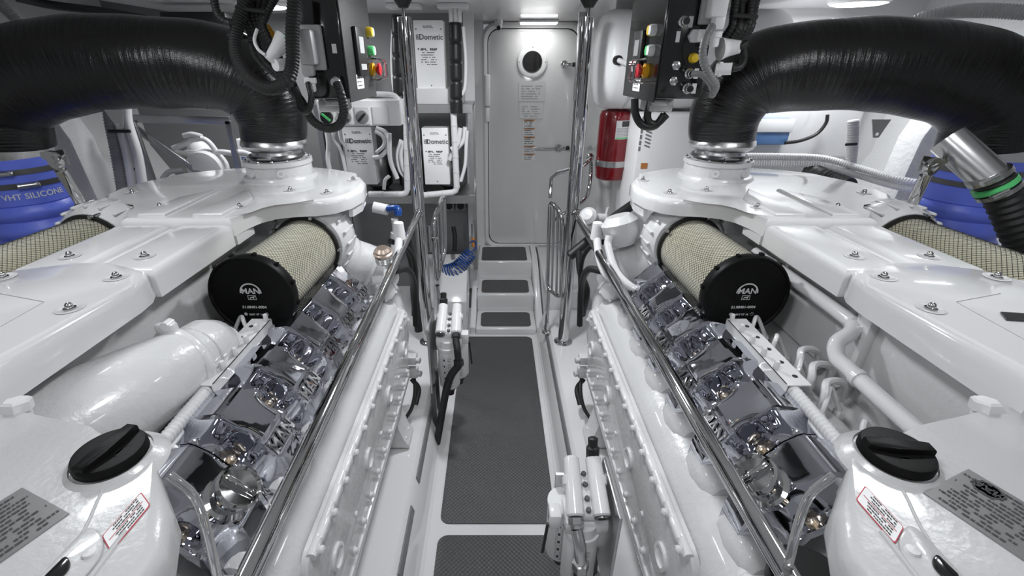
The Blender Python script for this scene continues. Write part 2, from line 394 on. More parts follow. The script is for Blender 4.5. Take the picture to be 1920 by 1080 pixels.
# lamps; strip and first round one are seen, other rounds added as fill
for i, (x, y, r, wt) in enumerate(LAMPS):
    lab = {0: 'round white ceiling lamp lit above the right black exhaust pipe', 1: 'added round fill lamp above the left black exhaust pipe', 2: 'unseen round ceiling lamp added above the right engine', 3: 'unseen round ceiling lamp added above the left engine', 4: 'unseen round ceiling lamp added over the near end of the right engine', 5: 'unseen round ceiling lamp added over the near end of the left engine', 6: 'unseen round ceiling lamp added over the walkway above the camera', 7: 'unseen round fill lamp added over the far half of the walkway', 8: 'unseen round ceiling lamp added over the walkway behind the camera'}[i]
    t = thing('ceiling_lamp', lab, 'lamp', (x, y, ZC), 'round ceiling lamps')
    mb = MB(); mb.lathe([(r, 0), (r*1.02, -.012), (r*.93, -.022), (r*.90, -.012)], (x, y, ZC), (0, 0, 1), 40); mb.build('lamp_rim', 'plastic_white', t)
    mb = MB(); mb.lathe([(r*.92, -.014), (r*.8, -.026), (.001, -.030)], (x, y, ZC), (0, 0, 1), 40); mb.build('lamp_glass', 'lamp_glass', t)
    ld = bpy.data.lights.new('lamp_light', 'AREA'); ld.shape = 'DISK'; ld.size = r*1.7; ld.energy = wt; ld.color = (.94, .97, 1)
    lo = bpy.data.objects.new('lamp_light', ld); C.objects.link(lo); lo.location = (x, y, ZC-.035); adopt(lo, t)
lx = P(1011, 47, Y=YB-.2).x
t = thing('strip_lamp', 'slim white strip lamp glowing above the door', 'lamp', (lx, 3.72, ZC))
mb = MB(); mb.bar(lx-.14, lx+.14, 3.70, 3.80, ZC-.02, ZC, .008); mb.build('housing', 'plastic_white', t)
mb = MB(); mb.bar(lx-.13, lx+.13, 3.705, 3.795, ZC-.028, ZC-.019, .004); mb.build('diffuser', 'lamp_glass', t)
ld = bpy.data.lights.new('lamp_light', 'AREA'); ld.shape = 'RECTANGLE'; ld.size = .26; ld.size_y = .08; ld.energy = .8
lo = bpy.data.objects.new('lamp_light', ld); C.objects.link(lo); lo.location = (lx, 3.75, ZC-.035); adopt(lo, t)
q = P(935, 38, Y=3.75)
t = thing('security_camera', 'small white dome camera on the ceiling left of the door top', 'camera', (q.x, 3.75, ZC))
mb = MB(); mb.lathe([(.028, 0), (.03, -.02), (.024, -.03)], (q.x, 3.75, ZC), (0, 0, 1), 24); mb.sph((q.x, 3.74, ZC-.035), .026); mb.build('body', 'plastic_white', t)
mb = MB(); mb.cyl((q.x, 3.728, ZC-.045), (q.x, 3.708, ZC-.055), .014, .014); mb.build('lens', 'black_gloss', t)

# ================================================================== ENGINES
XC = 1.04
PIT = .190; Y0 = .645
UO = V((.617, 0, 1.10)); UD = V((-.72, 0, -.69)).normalized(); ND = V((-.69, 0, .72)).normalized()
def interp(x, tab):
    if x <= tab[0][0]: return tab[0][1]
    for (a, b), (c, d) in zip(tab, tab[1:]):
        if x <= c: return b+(d-b)*(x-a)/(c-a)
    return tab[-1][1]
def sstep(a, b, x): t = max(0, min(1, (x-a)/(b-a))); return t*t*(3-2*t)
def valve_cover_mesh(mb, yc, first):
    us = [-.045, -.038, -.03, -.018, -.008, -.002, .003, .01]+[.02+.01*i for i in range(9)]+[.105, .110, .114, .120]+[.128+.0075*i for i in range(6)]+[.172, .18, .19, .20, .215, .23, .25]
    hw = .0935; ws = sorted(set([round(-hw+i*2*hw/32, 5) for i in range(33)]+[-.046, -.050, .046, .050]))
    pu = [(-.045, -.062), (-.03, -.036), (-.008, -.006), (.003, 0), (.105, 0), (.114, -.006), (.120, -.010), (.166, -.020), (.172, -.024), (.19, -.036), (.215, -.052), (.25, -.085)]
    vs = []; fs = []
    for u in us:
        for w_ in ws:
            h = interp(u, pu); a = abs(w_)
            wid = .048-.012*sstep(.11, .2, u)
            f = max(0, (a-wid)/(hw-wid)); drop = .062*(1-(1-f)**2.4) if f > 0 else 0
            drop *= 1-.35*sstep(-.02, -.07, u)
            # raised lip at the rim and a dish for the bolt
            drop -= .007*sstep(.087, .0925, a)
            drop += 4*f*(1-f)*(.0055*math.sin(u*70+w_*30+yc*5)+.003*math.sin(u*150-w_*55))*sstep(-.07, -.03, u)
            g = math.exp(-(((u-.085)/.030)**2+((a-.074)/.017)**2)); drop += .028*g
            g3 = math.exp(-(((u-.165)/.018)**2+((a-.070)/.015)**2)); drop += .016*g3
            g2 = math.exp(-(((u-.005)/.02)**2+((a-.080)/.014)**2)); drop += .012*g2
            vs.append(UO+UD*u+ND*(h-drop)+V((0, yc+w_, 0)))
    m = len(ws)
    for i in range(len(us)-1):
        for k in range(m-1): fs.append((i*m+k, i*m+k+1, (i+1)*m+k+1, (i+1)*m+k))
    # underside rim so the cover has thickness
    base = len(vs)
    ring = [k for k in range(m)]+[i*m+m-1 for i in range(1, len(us))]+[(len(us)-1)*m+k for k in range(m-2, -1, -1)]+[i*m for i in range(len(us)-2, 0, -1)]
    for r in ring: vs.append(vs[r]-ND*.02)
    n = len(ring)
    for i in range(n): fs.append((ring[i], ring[(i+1) % n], base+(i+1) % n, base+i))
    fs.append(tuple(base+i for i in range(n)))
    mb.add(vs, fs)
def logo(mb, o, xd, yd, k):
    """arc over lettering and the small lion plate"""
    xd, yd = V(xd).normalized(), V(yd).normalized(); o = V(o); nd = xd.cross(yd)
    R1, R2 = .030*k, .0262*k; n = 20; vs = []
    for i in range(n+1):
        a = PI*i/n
        for r in (R1, R2): vs.append(o+xd*r*math.cos(a)+yd*r*math.sin(a)+nd*.0006)
    mb.add(vs, [(2*i, 2*i+1, 2*i+3, 2*i+2) for i in range(n)])
    mb.text('MAN', o+yd*.0065*k, xd, yd, .0235*k)
    for (x0, x1, y0, y1) in ((-.0115, .0115, -.008, -.0068), (-.0115, .0115, -.0200, -.0188), (-.0115, -.0103, -.0188, -.008), (.0103, .0115, -.0188, -.008)):
        mb.add([o+xd*a*k+yd*b*k+nd*.0006 for a, b in ((x0, y0), (x1, y0), (x1, y1), (x0, y1))], [(0, 1, 2, 3)])
    lion = [(-.008, -.017), (-.005, -.013), (-.003, -.012), (.002, -.0115), (.005, -.0095), (.008, -.0095), (.0075, -.012), (.005, -.013), (.006, -.017), (.004, -.017), (.002, -.0145), (-.003, -.0148), (-.005, -.017)]
    mb.add([o+xd*a*k+yd*b*k+nd*.0006 for a, b in lion], [tuple(range(len(lion)))])
def air_filter(root, s, ax, hz, ya, yb, r, near=True):
    """pleated filter with wire mesh, end cap toward the camera"""
    a = V((s*ax, ya, hz)); b = V((s*(ax-.01), yb, hz-.005)); D = (b-a).normalized(); L = (b-a).length
    d, e1, e2 = axes(D)
    n = 150; vs = []; fs = []
    for j in range(2):
        for i in range(n*2):
            t = PI*i/n; rr = r*.955 if i % 2 else r*.90
            vs.append(a+D*(L*j)+(e1*math.cos(t)+e2*math.sin(t))*rr)
    for i in range(2*n): fs.append((i, (i+1) % (2*n), 2*n+(i+1) % (2*n), 2*n+i))
    mb = MB(); mb.add(vs, fs); af = mb.build('air_filter', 'pleats', root, ang=20)
    mb = MB(); K = 58; st = 22; tw = L/r*.95
    for dr in (1, -1):
        for k in range(K):
            ring = []
            for i in range(st+1):
                t = 2*PI*k/K+dr*tw*i/st; ring.append(a+D*(L*i/st)+(e1*math.cos(t)+e2*math.sin(t))*(r*.965))
            mb.tube(ring, .0007, 3, smooth=False, cap=False)
    mb.build('wire_mesh', 'wire', af)
    mb = MB(); mb.lathe([(r*.93, -.004), (r*1.05, -.004), (r*1.06, .004), (r*1.0, .010), (r*.95, .010)], b-D*.004, D, 56); mb.build('collar', 'black', af)
    # end cap: shallow dish with raised rim and clips
    mb = MB(); mb.lathe([(r*.96, .03), (r*1.06, .028), (r*1.10, .012), (r*1.10, -.008), (r*1.08, -.014), (r*1.03, -.014), (r*1.01, -.009), (.001, -.009)], a, D, 64)
    for k in range(12):
        t = 2*PI*k/12+.2; p = a+(e1*math.cos(t)+e2*math.sin(t))*r*1.10; R = Matrix.Rotation(0, 3, 'X')
        mb.box(p+D*.01, (.012, .016, .012), None, .002)
    cap = mb.build('end_cap', 'cap_black', af)
    if near:
        o = a-D*.0095; xd = V((1, 0, 0)); xd = (xd-D*xd.dot(D)).normalized(); yd = V((0, 0, 1)); 
        mb = MB(); logo(mb, o+yd*.012, xd, yd, 1.12); mb.build('cap_logo', 'screen', af); mb = MB(); mb.text('51.08401-0004', o-yd*.036, xd, yd, .0125)
        mb.text('MAY 07 16', o-yd*.062, xd, yd, .0095)
        for q in (-1, 1):
            c = o-yd*.061+xd*q*.033
            if q > 0:
                for i in range(3):
                    t0 = PI/2+2*PI*i/3; t1 = t0+2*PI/3*.8; p0 = c+(xd*math.cos(t0)+yd*math.sin(t0))*.006; p1 = c+(xd*math.cos(t1)+yd*math.sin(t1))*.006
                    mb.tube([p0, p1], .0008, 4, smooth=False)
            else: mb.lathe([(.003, 0), (.0055, .0003)], c, -D, 14)
        mb.build('cap_print', 'screen', af)
    # spring clips on the collar
    for k in range(10):
        t = 2*PI*k/10; p = b-D*.008+(e1*math.cos(t)+e2*math.sin(t))*r*1.09
        if k % 2 == 0:
            mb = MB(); mb.tube([p-D*.012, p, p+D*.03], .0035, 6, smooth=False); mb.box(p-D*.01, (.012, .014, .012), None, .003); mb.build('clip', 'steel', af)
    return af
def shell(mb, poly, ztop, th, bev, s):
    mb.prism([(s*x, y) for x, y in poly], (0, 0, ztop-th), (1, 0, 0), (0, 1, 0), (0, 0, th), bev, 4)
def dome_bolt(root, x, y, z, r=.007, name='cover_bolt'):
    me = proto('dish_bolt', lambda m: (m.lathe([(.024, .0), (.026, .0016), (.020, .002), (.017, .0003)], (0, 0, 0), (0, 0, 1), 28)), 'paint')
    b = put('bolt_recess', me, (x, y, z), root)
    me = proto('dome_nut', lambda m: (m.lathe([(.011, 0), (.0115, .002), (.0075, .003), (.0075, .007), (.006, .011), (.003, .0135), (0, .014)], (0, 0, 0), (0, 0, 1), 16)), 'chrome')
    o = put(name, me, (x, y, z+.001), root); return o
def engine(s):
    OFS = V((.018, 0, 0)) if s > 0 else V((0, 0, 0))
    P = lambda px, py, **k: globals()['P'](px, py, **k)-OFS
    side = 'left' if s < 0 else 'right'
    mir = s < 0; YV = Y0+(.03 if s > 0 else 0)
    root = thing('marine_engine', 'large white marine engine on the %s, chrome valve covers, %s' % (side, 'bulky casting below its top cover' if s < 0 else 'cranked pipe below its top cover'), 'engine', (s*XC, 1.2, LED), 'main engines')
    def bld(mb, name, m, parent=None, ang=38): return mb.build(name, m, parent or root, mirror=mir, ang=ang)
    # crankcase
    half = [(.50, .42), (.435, .50), (.435, .80), (.455, .835), (.49, .868), (.56, .875), (.70, .875), (.78, .90), (.95, 1.02)]
    poly = half+[(2*XC-x, z) for x, z in half[::-1]]
    mb = MB(); mb.prism(poly, (0, .50, 0), (1, 0, 0), (0, 0, 1), (0, 1.32, 0), .012, side='both'); bld(mb, 'crankcase', 'casting')
    # scalloped water jacket between the panel and the heads
    for i in range(6):
        y = Y0+PIT*i; mb = MB()
        mb.lathe([(.001, -.075), (.035, -.072), (.052, -.05), (.058, 0), (.052, .05), (.035, .072), (.001, .075)], (.536, y, .858), (0, 1, 0), 20); bld(mb, 'cylinder_bulge', 'casting')
    # bolted side panel with its flanges
    Ya, Yb = .62, 1.80
    mb = MB(); mb.prism([(y+(Ya+Yb)/2, z+.655) for y, z in rrect(Yb-Ya, .32, .05, 5)], (.435, 0, 0), (0, 1, 0), (0, 0, 1), (-.018, 0, 0), .006, 3)
    mb.tube([(.415, Ya+.03, .808), (.415, Yb-.03, .808)], .012, 12, smooth=False)
    pan = bld(mb, 'side_panel', 'casting')
    hexm = proto('hex_bolt', lambda m: (m.lathe([(.014, 0), (.014, .003), (.0095, .003), (.0095, .010), (.007, .012), (0, .0125)], (0, 0, 0), (0, 0, 1), 12)), 'paint')
    Rb = zrot((-s, 0, 0))
    for k in range(12):
        put('flange_bolt', hexm, (s*.404, .67+.097*k, .806), pan, Rb)
    for k in range(12):
        put('flange_bolt', hexm, (s*.418, .67+.097*k, .515), pan, Rb)
    for y in (.76, 1.09, 1.41, 1.73):
        mb = MB(); mb.lathe([(.036, 0), (.036, .008), (.027, .009), (.026, .003), (.001, .003)], (.417, y, .645), (-1, 0, 0), 28); bld(mb, 'core_plug', 'paint', pan)
    for y in (.92, 1.25, 1.58):
        mb = MB(); mb.lathe([(.009, 0), (.008, .005), (0, .006)], (.417, y, .60), (-1, 0, 0), 12); bld(mb, 'plug', 'paint', pan)
    # ribs on the flange between bolts
    for k in range(11):
        mb = MB(); mb.box((.412, .67+.097*k+.0485, .807), (.022, .062, .026), None, .008, 3); bld(mb, 'flange_rib', 'paint', pan)
    # oil pan and mounts
    mb = MB(); mb.prism([(.43, .50), (.43, .46), (.56, .30), (.9, .26), (1.18, .26), (1.52, .30), (1.65, .46), (1.65, .50)], (0, .62, 0), (1, 0, 0), (0, 0, 1), (0, 1.15, 0), .02, side='both'); bld(mb, 'oil_pan', 'casting')
    mb = MB(); mb.box((.425, 1.2, .475), (.03, 1.14, .03), None, .006); bld(mb, 'pan_flange', 'paint')
    for y in (.74, 1.62):
        mb = MB(); mb.prism([(.40, .21), (.40, .235), (.43, .26), (.46, .45), (.56, .45), (.62, .26), (.66, .235), (.66, .21)], (0, y-.06, 0), (1, 0, 0), (0, 0, 1), (0, .12, 0), .008, side='both')
        mt = bld(mb, 'engine_mount', 'casting')
        mb = MB(); mb.hexn((.42, y-.03, .237), (0, 0, 1), .012, .014); bld(mb, 'mount_bolt', 'paint', mt); mb = MB(); mb.hexn((.42, y+.03, .237), (0, 0, 1), .012, .014); bld(mb, 'mount_bolt', 'paint', mt)
    # heads below the covers
    for i in range(6):
        y = YV+PIT*i; mb = MB()
        R = Matrix((UD, (0, 1, 0), ND)).transposed()
        c = UO+UD*.09-ND*.205+V((0, y, 0))
        mb.box(c, (.27, .186, .12), R, .012); hd = bld(mb, 'cylinder_head', 'casting')
    # chrome valve covers
    for i in range(6):
        y = YV+PIT*i; mb = MB(); valve_cover_mesh(mb, y, i == 0); vc = bld(mb, 'valve_cover', 'cover_chrome', ang=28)
        for q in (-1, 1):
            mb = MB(); c = UO+UD*.085-ND*.072+V((0, y+q*.076, 0))
            mb.lathe([(.013, -.01), (.013, .004), (.008, .004), (.008, .012), (.005, .014), (0, .014)], c, ND, 6); bld(mb, 'cover_nut', 'brass', vc)
        if i > 0:
            mb = MB(); c = UO+UD*.143-ND*.0130+V((0, y, 0)); c.x *= s
            up = -UD.copy(); n_ = ND.copy(); tilt = math.radians(11); up.x *= s; n_.x *= s
            up2 = (up*math.cos(tilt)+n_*math.sin(tilt)).normalized(); xd = V((0, 1 if s < 0 else -1, 0))
            mb.text('MAN', c+n_*.0005, xd, up2, .046, .0022); mb.build('cover_lettering', 'chrome', vc)
        else:
            o = UO+UD*.112-ND*.006+V((0, y-.012, 0)); mb = MB()
            mb.lathe([(.046, -.01), (.048, .008), (.038, .012), (.038, .030), (.042, .032), (.046, .038), (.046, .052), (.041, .056), (.036, .050), (.001, .048)], o, ND, 40)
            oc = bld(mb, 'oil_filler_cap', 'chrome')
            mb = MB(); R = Matrix((UD, (0, 1, 0), ND)).transposed(); mb.box(o+ND*.054, (.070, .012, .014), R, .004); bld(mb, 'grip', 'chrome', oc)
    # perforated cable tray beside the covers, wiring conduit on it
    mb = MB(); z = 1.108; mb.bar(.683, .742, .88, 1.20, z-.003, z); mb.prism([(y-.0+1.04, zz+z-.015) for y, zz in rrect(.32, .03, .004, 1)], (.683, 0, 0), (0, 1, 0), (0, 0, 1), (.003, 0, 0))
    tr = bld(mb, 'cable_tray', 'paint')
    for k in range(5):
        mb = MB(); mb.lathe([(.0065, 0), (.0065, .001), (.001, .001)], (.722, .915+.06*k, z), (0, 0, 1), 14); bld(mb, 'hole', 'dark_void', tr)
        mb = MB(); mb.box((.690, .945+.06*k, z+.012), (.012, .014, .028), None, .005); bld(mb, 'tab', 'paint', tr)
    mb = MB(); mb.corr([(.70, .50, 1.07), (.702, .70, 1.085), (.705, .91, 1.09)], .016, .011, 14, .16); bld(mb, 'wiring_conduit', 'conduit')
    mb = MB(); mb.tube([(.70, .5, 1.055), (.705, .8, 1.065), (.715, 1.1, 1.07), (.71, 1.5, 1.06)], .009, 8); mb.tube([(.725, .55, 1.03), (.74, .9, 1.04), (.735, 1.4, 1.04)], .012, 8); bld(mb, 'fuel_line', 'pipe_white')
    # injector lines crossing the valley
    for k in range(9):
        y = .60+.115*k; mb = MB(); rz = random.uniform(-.02, .02)
        mb.tube([(.745, y, 1.05), (.765, y+.02, 1.10+rz), (.79, y+.05, 1.10), (.825, y+.04, 1.04)], .006, 8)
        mb.hexn((.745, y, 1.045), (0, 0, 1), .012, .018); mb.hexn((.825, y+.04, 1.02), (0, 0, 1), .013, .02); bld(mb, 'injector_line', 'paint')
    # inlet manifold under the covers
    mb = MB(); mb.prism([(.925, 1.02), (.93, 1.12), (.94, 1.26), (1.14, 1.26), (1.15, 1.12), (1.155, 1.02)], (0, .56, 0), (1, 0, 0), (0, 0, 1), (0, 1.5, 0), .02, side='both'); bld(mb, 'inlet_manifold', 'casting')
    mb = MB(); mb.tube([(.79, .62, .985), (.79, 1.9, .985)], .05, 16, smooth=False); mb.box((.78, 1.2, .93), (.12, 1.3, .06), None, .01); bld(mb, 'coolant_rail', 'casting')
    if s < 0:   # bulky casting rising under the near cover
        mb = MB(); mb.tube([(1.0, .60, 1.07), (.90, .70, 1.11), (.815, .84, 1.135), (.775, .97, 1.13), (.77, 1.08, 1.09)], [.13, .125, .10, .075, .06], 28)
        cs = bld(mb, 'turbo_casting', 'casting')
        mb = MB(); mb.lathe([(.088, -.014), (.094, -.006), (.094, .006), (.088, .014)], (.785, .945, 1.13), (-.3, 1, -.05), 28); bld(mb, 'clamp_ring', 'paint', cs)
        mb = MB(); mb.lathe([(.06, 0), (.078, .01), (.078, .06), (.06, .10), (.03, .12), (.001, .125)], (.775, .965, 1.13), (-.1, 1, -.1), 24); bld(mb, 'end_housing', 'casting', cs)
        mb = MB(); mb.box((.80, .95, 1.225), (.05, .02, .03), None, .006); mb.cyl((.795, .938, 1.235), (.795, .962, 1.235), .012); bld(mb, 'lug', 'paint', cs)
        for (x, y, z) in ((.735, .84, 1.03), (.72, .75, 1.02), (.75, .66, 1.03)):
            mb = MB(); mb.cyl((x, y, z), (x-.02, y-.03, z+.035), .02, .018, 16, .003); mb.hexn((x-.02, y-.03, z+.035), (-.4, -.5, .7), .016, .014); bld(mb, 'plug_fitting', 'paint')
        mb = MB(); mb.tube([(.72, .60, 1.0), (.73, .8, 1.05), (.735, 1.0, 1.06), (.76, 1.06, 1.12), (.78, 1.0, 1.16)], .022, 14); bld(mb, 'oil_return_pipe', 'paint')
    else:
        mb = MB(); mb.prism([(.60, .98), (.60, 1.22), (.95, 1.26), (1.02, 1.24), (1.04, .98)], (.925, 0, 0), (0, 1, 0), (0, 0, 1), (.03, 0, 0), .012, side='both'); ip = bld(mb, 'intercooler_panel', 'casting')
        mb = MB(); mb.box((.915, .985, 1.12), (.03, .05, .26), None, .008); bld(mb, 'panel_bracket', 'paint', ip)
        for z in (1.03, 1.2): mb = MB(); mb.hexn((.90, .985, z), (-1, 0, 0), .013, .014); bld(mb, 'bracket_bolt', 'paint', ip)
        mb = MB(); mb.tube([(.835, .50, 1.135), (.835, .78, 1.135), (.835, .90, 1.14), (.832, .94, 1.145), (.842, .97, 1.17), (.880, .985, 1.19), (.898, 1.01, 1.20), (.90, 1.06, 1.205), (.90, 1.5, 1.205)], .019, 16, 5); pp = bld(mb, 'coolant_pipe', 'gloss_white')
        mb = MB(); mb.cyl((.835, .86, 1.138), (.835, .875, 1.138), .0225); bld(mb, 'pipe_joint', 'paint', pp)
        for k in range(3):
            mb = MB(); x = .765+.012*k; y = .86+.07*k; mb.tube([(x, y, 1.02), (x, y, 1.09), (x+.02, y+.03, 1.11), (x+.08, y+.05, 1.09), (x+.10, y+.06, 1.03)], .009, 8); mb.hexn((x, y, 1.02), (0, 0, 1), .018, .03); bld(mb, 'fuel_return_line', 'paint')
    # top covers: near, two middle strips, far shroud
    half = [(.845, .58), (.845, .95), (.852, 1.0), (.875, 1.045), (.93, 1.07), (1.0, 1.075)]
    poly = half+[(2*XC-x, y) for x, y in half[::-1]]
    mb = MB(); shell(mb, poly, 1.345, .075, .028, 1); nc = bld(mb, 'near_cover', 'gloss_white')
    for (x, y) in ((.885, .83), (.905, .985), (1.195, .83), (1.175, .985)): dome_bolt(nc, s*x, y, 1.3452)
    if s > 0:
        mb = MB(); c = V((1.022, .795, 1.346)); mb.prism([(-.03, -.014), (.012, -.02), (.03, .010), (-.012, .016)], c, (1, 0, 0), (0, 1, 0), (0, 0, .003)); mb.build('badge', 'black_gloss', nc)
    mb = MB()   # engraved line on the lid
    mb.tube([(.95, .60, 1.3455), (.965, .86, 1.3455), (1.10, .90, 1.3455)], .0008, 4, smooth=False); bld(mb, 'engraved_line', 'mid_grey', nc)
    for a, b, nm in ((.858, 1.022, 'inner'), (1.058, 1.222, 'outer')):
        mb = MB(); shell(mb, [(a, 1.04), (a, 1.41), (b, 1.41), (b, 1.04)], 1.340, .075, .022, 1); c_ = bld(mb, 'middle_cover', 'gloss_white')
        dome_bolt(c_, s*(a+b)/2, 1.13, 1.3402)
    mb = MB(); mb.bar(1.0, 1.08, 1.04, 1.41, 1.30, 1.322); bld(mb, 'cover_trough', 'gloss_white')
    half = [(.858, 1.418), (.852, 1.50), (.835, 1.56), (.80, 1.605), (.74, 1.63), (.67, 1.64), (.61, 1.67), (.565, 1.74), (.545, 1.84), (.56, 1.96), (.60, 2.05), (.66, 2.10), (.76, 2.22), (.9, 2.28)]
    poly = half+[(2*XC-x, y) for x, y in half[::-1]]
    mb = MB(); shell(mb, poly, 1.352, .058, .022, 1); fc = bld(mb, 'far_cover', 'gloss_white')
    mb = MB(); mb.prism([(.858, 1.425), (.858, 1.54), (1.222, 1.54), (1.222, 1.425)], (0, 0, 1.262), (1, 0, 0), (0, 1, 0), (0, 0, .07)); bld(mb, 'cover_skirt', 'gloss_white', fc)
    # skirt wrapped round the outer lobe
    lob = [(.567, 1.76), (.55, 1.84), (.565, 1.95), (.605, 2.04), (.67, 2.09), (.76, 2.2)]
    vs = [];
    for x, y in lob: vs += [(x, y, 1.315), (x+.004, y, 1.255), (x+.02, y, 1.255), (x+.016, y, 1.315)]
    fs = []
    for i in range(len(lob)-1):
        for k in range(4): fs.append((4*i+k, 4*i+(k+1) % 4, 4*(i+1)+(k+1) % 4, 4*(i+1)+k))
    fs += [(0, 1, 2, 3), tuple(4*(len(lob)-1)+k for k in (3, 2, 1, 0))]
    mb = MB(); mb.add(vs, fs); bld(mb, 'lobe_skirt', 'gloss_white', fc)
    for (x, y) in ((.90, 1.56), (.66, 1.76), (1.18, 1.56), (1.42, 1.76), (.62, 1.98), (.82, 1.80)): dome_bolt(fc, s*x, y, 1.3522)
    mb = MB(); mb.prism([(.90, 1.45), (.90, 1.66), (.985, 1.80), (1.0, 1.45)], (0, 0, 1.35), (1, 0, 0), (0, 1, 0), (0, 0, .012), .008, 3); mb.prism([(1.09, 1.45), (1.10, 1.80), (1.18, 1.66), (1.18, 1.45)], (0, 0, 1.35), (1, 0, 0), (0, 1, 0), (0, 0, .012), .008, 3)
    bld(mb, 'raised_pad', 'gloss_white', fc)
    # neck of the turbo outlet
    nx, ny = .965, 2.06
    mb = MB(); mb.lathe([(.16, -.02), (.158, 0), (.150, .012), (.137, .016), (.135, .058), (.142, .060), (.142, .078), (.10, .080)], (nx, ny, 1.352), (0, 0, 1), 48)
    nk = bld(mb, 'outlet_neck', 'casting')
    for k in range(14):
        a = 2*PI*k/14; mb = MB(); mb.hexn((nx+.131*math.cos(a), ny+.131*math.sin(a), 1.430), (0, 0, 1), .007, .008); bld(mb, 'neck_bolt', 'steel', nk)
    for a in (-2.0, -1.1):
        mb = MB(); c = V((nx+.133*math.cos(a), ny+.133*math.sin(a), 1.388)); mb.lathe([(.016, 0), (.016, .012), (.007, .012), (.006, .008), (0, .008)], c, (math.cos(a), math.sin(a), 0), 16); bld(mb, 'boss', 'paint', nk)
    # air filters and their ribbed housings
    air_filter(root, s, .745, 1.165, 1.245, 1.66, .120)
    air_filter(root, s, 1.40, 1.225, .95, 1.48, .122, near=False)
    for xx, ya in ((.735, 1.668), (1.40, 1.49)):
        mb = MB(); mb.lathe([(.120, 0), (.134, .002), (.15, .03), (.158, .08), (.150, .13), (.12, .17), (.05, .19)], (xx, ya, 1.165 if xx < 1 else 1.215), (0, 1, 0), 40)
        hs = bld(mb, 'filter_housing', 'casting')
        for k in range(20):
            a = 2*PI*k/20; mb = MB(); c = V((xx+.153*math.cos(a), ya+.07, (1.165 if xx < 1 else 1.215)+.153*math.sin(a))); mb.box(c, (.010, .10, .010), Matrix.Rotation(-a, 3, 'Y'), .003); bld(mb, 'housing_rib', 'paint', hs)
    # compressor scroll and elbow going down toward the walkway
    mb = MB(); mb.tube([(.735, 1.80, 1.10), (.65, 1.86, 1.02), (.56, 1.90, .98), (.53, 1.95, .88)], [.12, .11, .085, .075], 24); sc_ = bld(mb, 'compressor_elbow', 'casting')
    mb = MB(); mb.lathe([(.092, 0), (.10, .006), (.10, .02), (.092, .026)], (.585, 1.89, .985), (-.8, .25, -.5), 28); bld(mb, 'elbow_clamp', 'paint', sc_)
    # gear end: housings, pump, fittings
    mb = MB(); mb.prism([(.45, .45), (.43, .6), (.44, .85), (.52, .98), (.7, 1.12), (1.38, 1.12), (1.56, .98), (1.64, .85), (1.65, .6), (1.63, .45)], (0, 1.82, 0), (1, 0, 0), (0, 0, 1), (0, .10, 0), .02, side='both'); bld(mb, 'bell_housing', 'casting')
    mb = MB(); mb.lathe([(.40, 0), (.40, .05), (.34, .12), (.26, .22)], (XC, 1.92, .75), (0, 1, 0), 40); bld(mb, 'gearbox_housing', 'casting')
    for (x, y, z, r) in ((.50, 1.84, .90, .045), (.46, 1.84, .76, .05), (.47, 1.86, .60, .04)):
        mb = MB(); mb.lathe([(r, 0), (r, .03), (r*.8, .045), (r*.4, .05), (.001, .05)], (x, y-.03, z), (-.6, -.7, .3), 22); ac = bld(mb, 'access_cover', 'casting')
        for k in range(4): a = PI/2*k+.4; mb = MB(); d_, a_, b_ = axes(V((-.6, -.7, .3))); mb.hexn(V((x, y-.03, z))+d_*.03+(a_*math.cos(a)+b_*math.sin(a))*r*.9, d_, .008, .012); bld(mb, 'cover_screw', 'paint', ac)
    mb = MB(); mb.tube([(.52, 1.72, .99), (.46, 1.76, .99), (.435, 1.84, 1.04), (.43, 1.92, 1.12)], .018, 12); mb.cyl((.43, 1.92, 1.10), (.43, 1.925, 1.18), .028, .022, 16, .004); bld(mb, 'vent_pipe', 'pipe_white')
    if s > 0:
        mb = MB(); mb.tube([(.61, 1.60, .975), (.53, 1.63, 1.0), (.475, 1.70, 1.04), (.45, 1.78, 1.12), (.455, 1.80, 1.16)], .016, 12); bld(mb, 'breather_pipe', 'gloss_white')
        mb = MB(); mb.lathe([(.05, 0), (.075, .04), (.08, .10), (.05, .13)], (.54, 1.86, 1.10), (-.3, .2, 1), 24); bld(mb, 'turbine_housing', 'casting')
    else:
        mb = MB(); c = V((.465, 1.74, 1.12)); mb.lathe([(.035, -.055), (.037, -.05), (.033, -.046), (.037, -.042), (.033, -.038), (.037, -.034), (.033, -.03), (.037, -.026), (.034, -.02)], c, (0, -.2, 1), 28); wg = bld(mb, 'wastegate_actuator', 'steel')
        mb = MB(); mb.lathe([(.039, -.02), (.040, -.012), (.034, -.008), (.034, .0), (.022, .012), (.001, .014)], c, (0, -.2, 1), 28); bld(mb, 'actuator_lid', 'bronze', wg)
        mb = MB(); mb.tube([(.462, 1.73, 1.06), (.455, 1.70, 1.02), (.46, 1.66, .98), (.50, 1.60, .95)], .009, 10); bld(mb, 'actuator_hose', 'pipe_white', wg)
    # small wires and hoses at the gear end
    mb = MB(); mb.tube([(.44, 1.80, 1.0), (.40, 1.9, .96), (.41, 2.05, .8), (.43, 2.1, .55)], .016, 10); mb.tube([(.47, 1.9, 1.1), (.42, 2.0, 1.03), (.40, 2.06, .9), (.44, 2.12, .6)], .012, 10); bld(mb, 'black_hose', 'black_rubber')
    # connectors low on the crankcase end
    for (y, z) in ((1.86, .50), (1.86, .42)):
        mb = MB(); mb.box((.415, y, z), (.05, .05, .045), None, .006); mb.lathe([(.015, 0), (.015, .02), (.011, .022)], (.392, y-.01, z), (-1, -.3, 0), 12); bld(mb, 'drain_valve', 'casting')
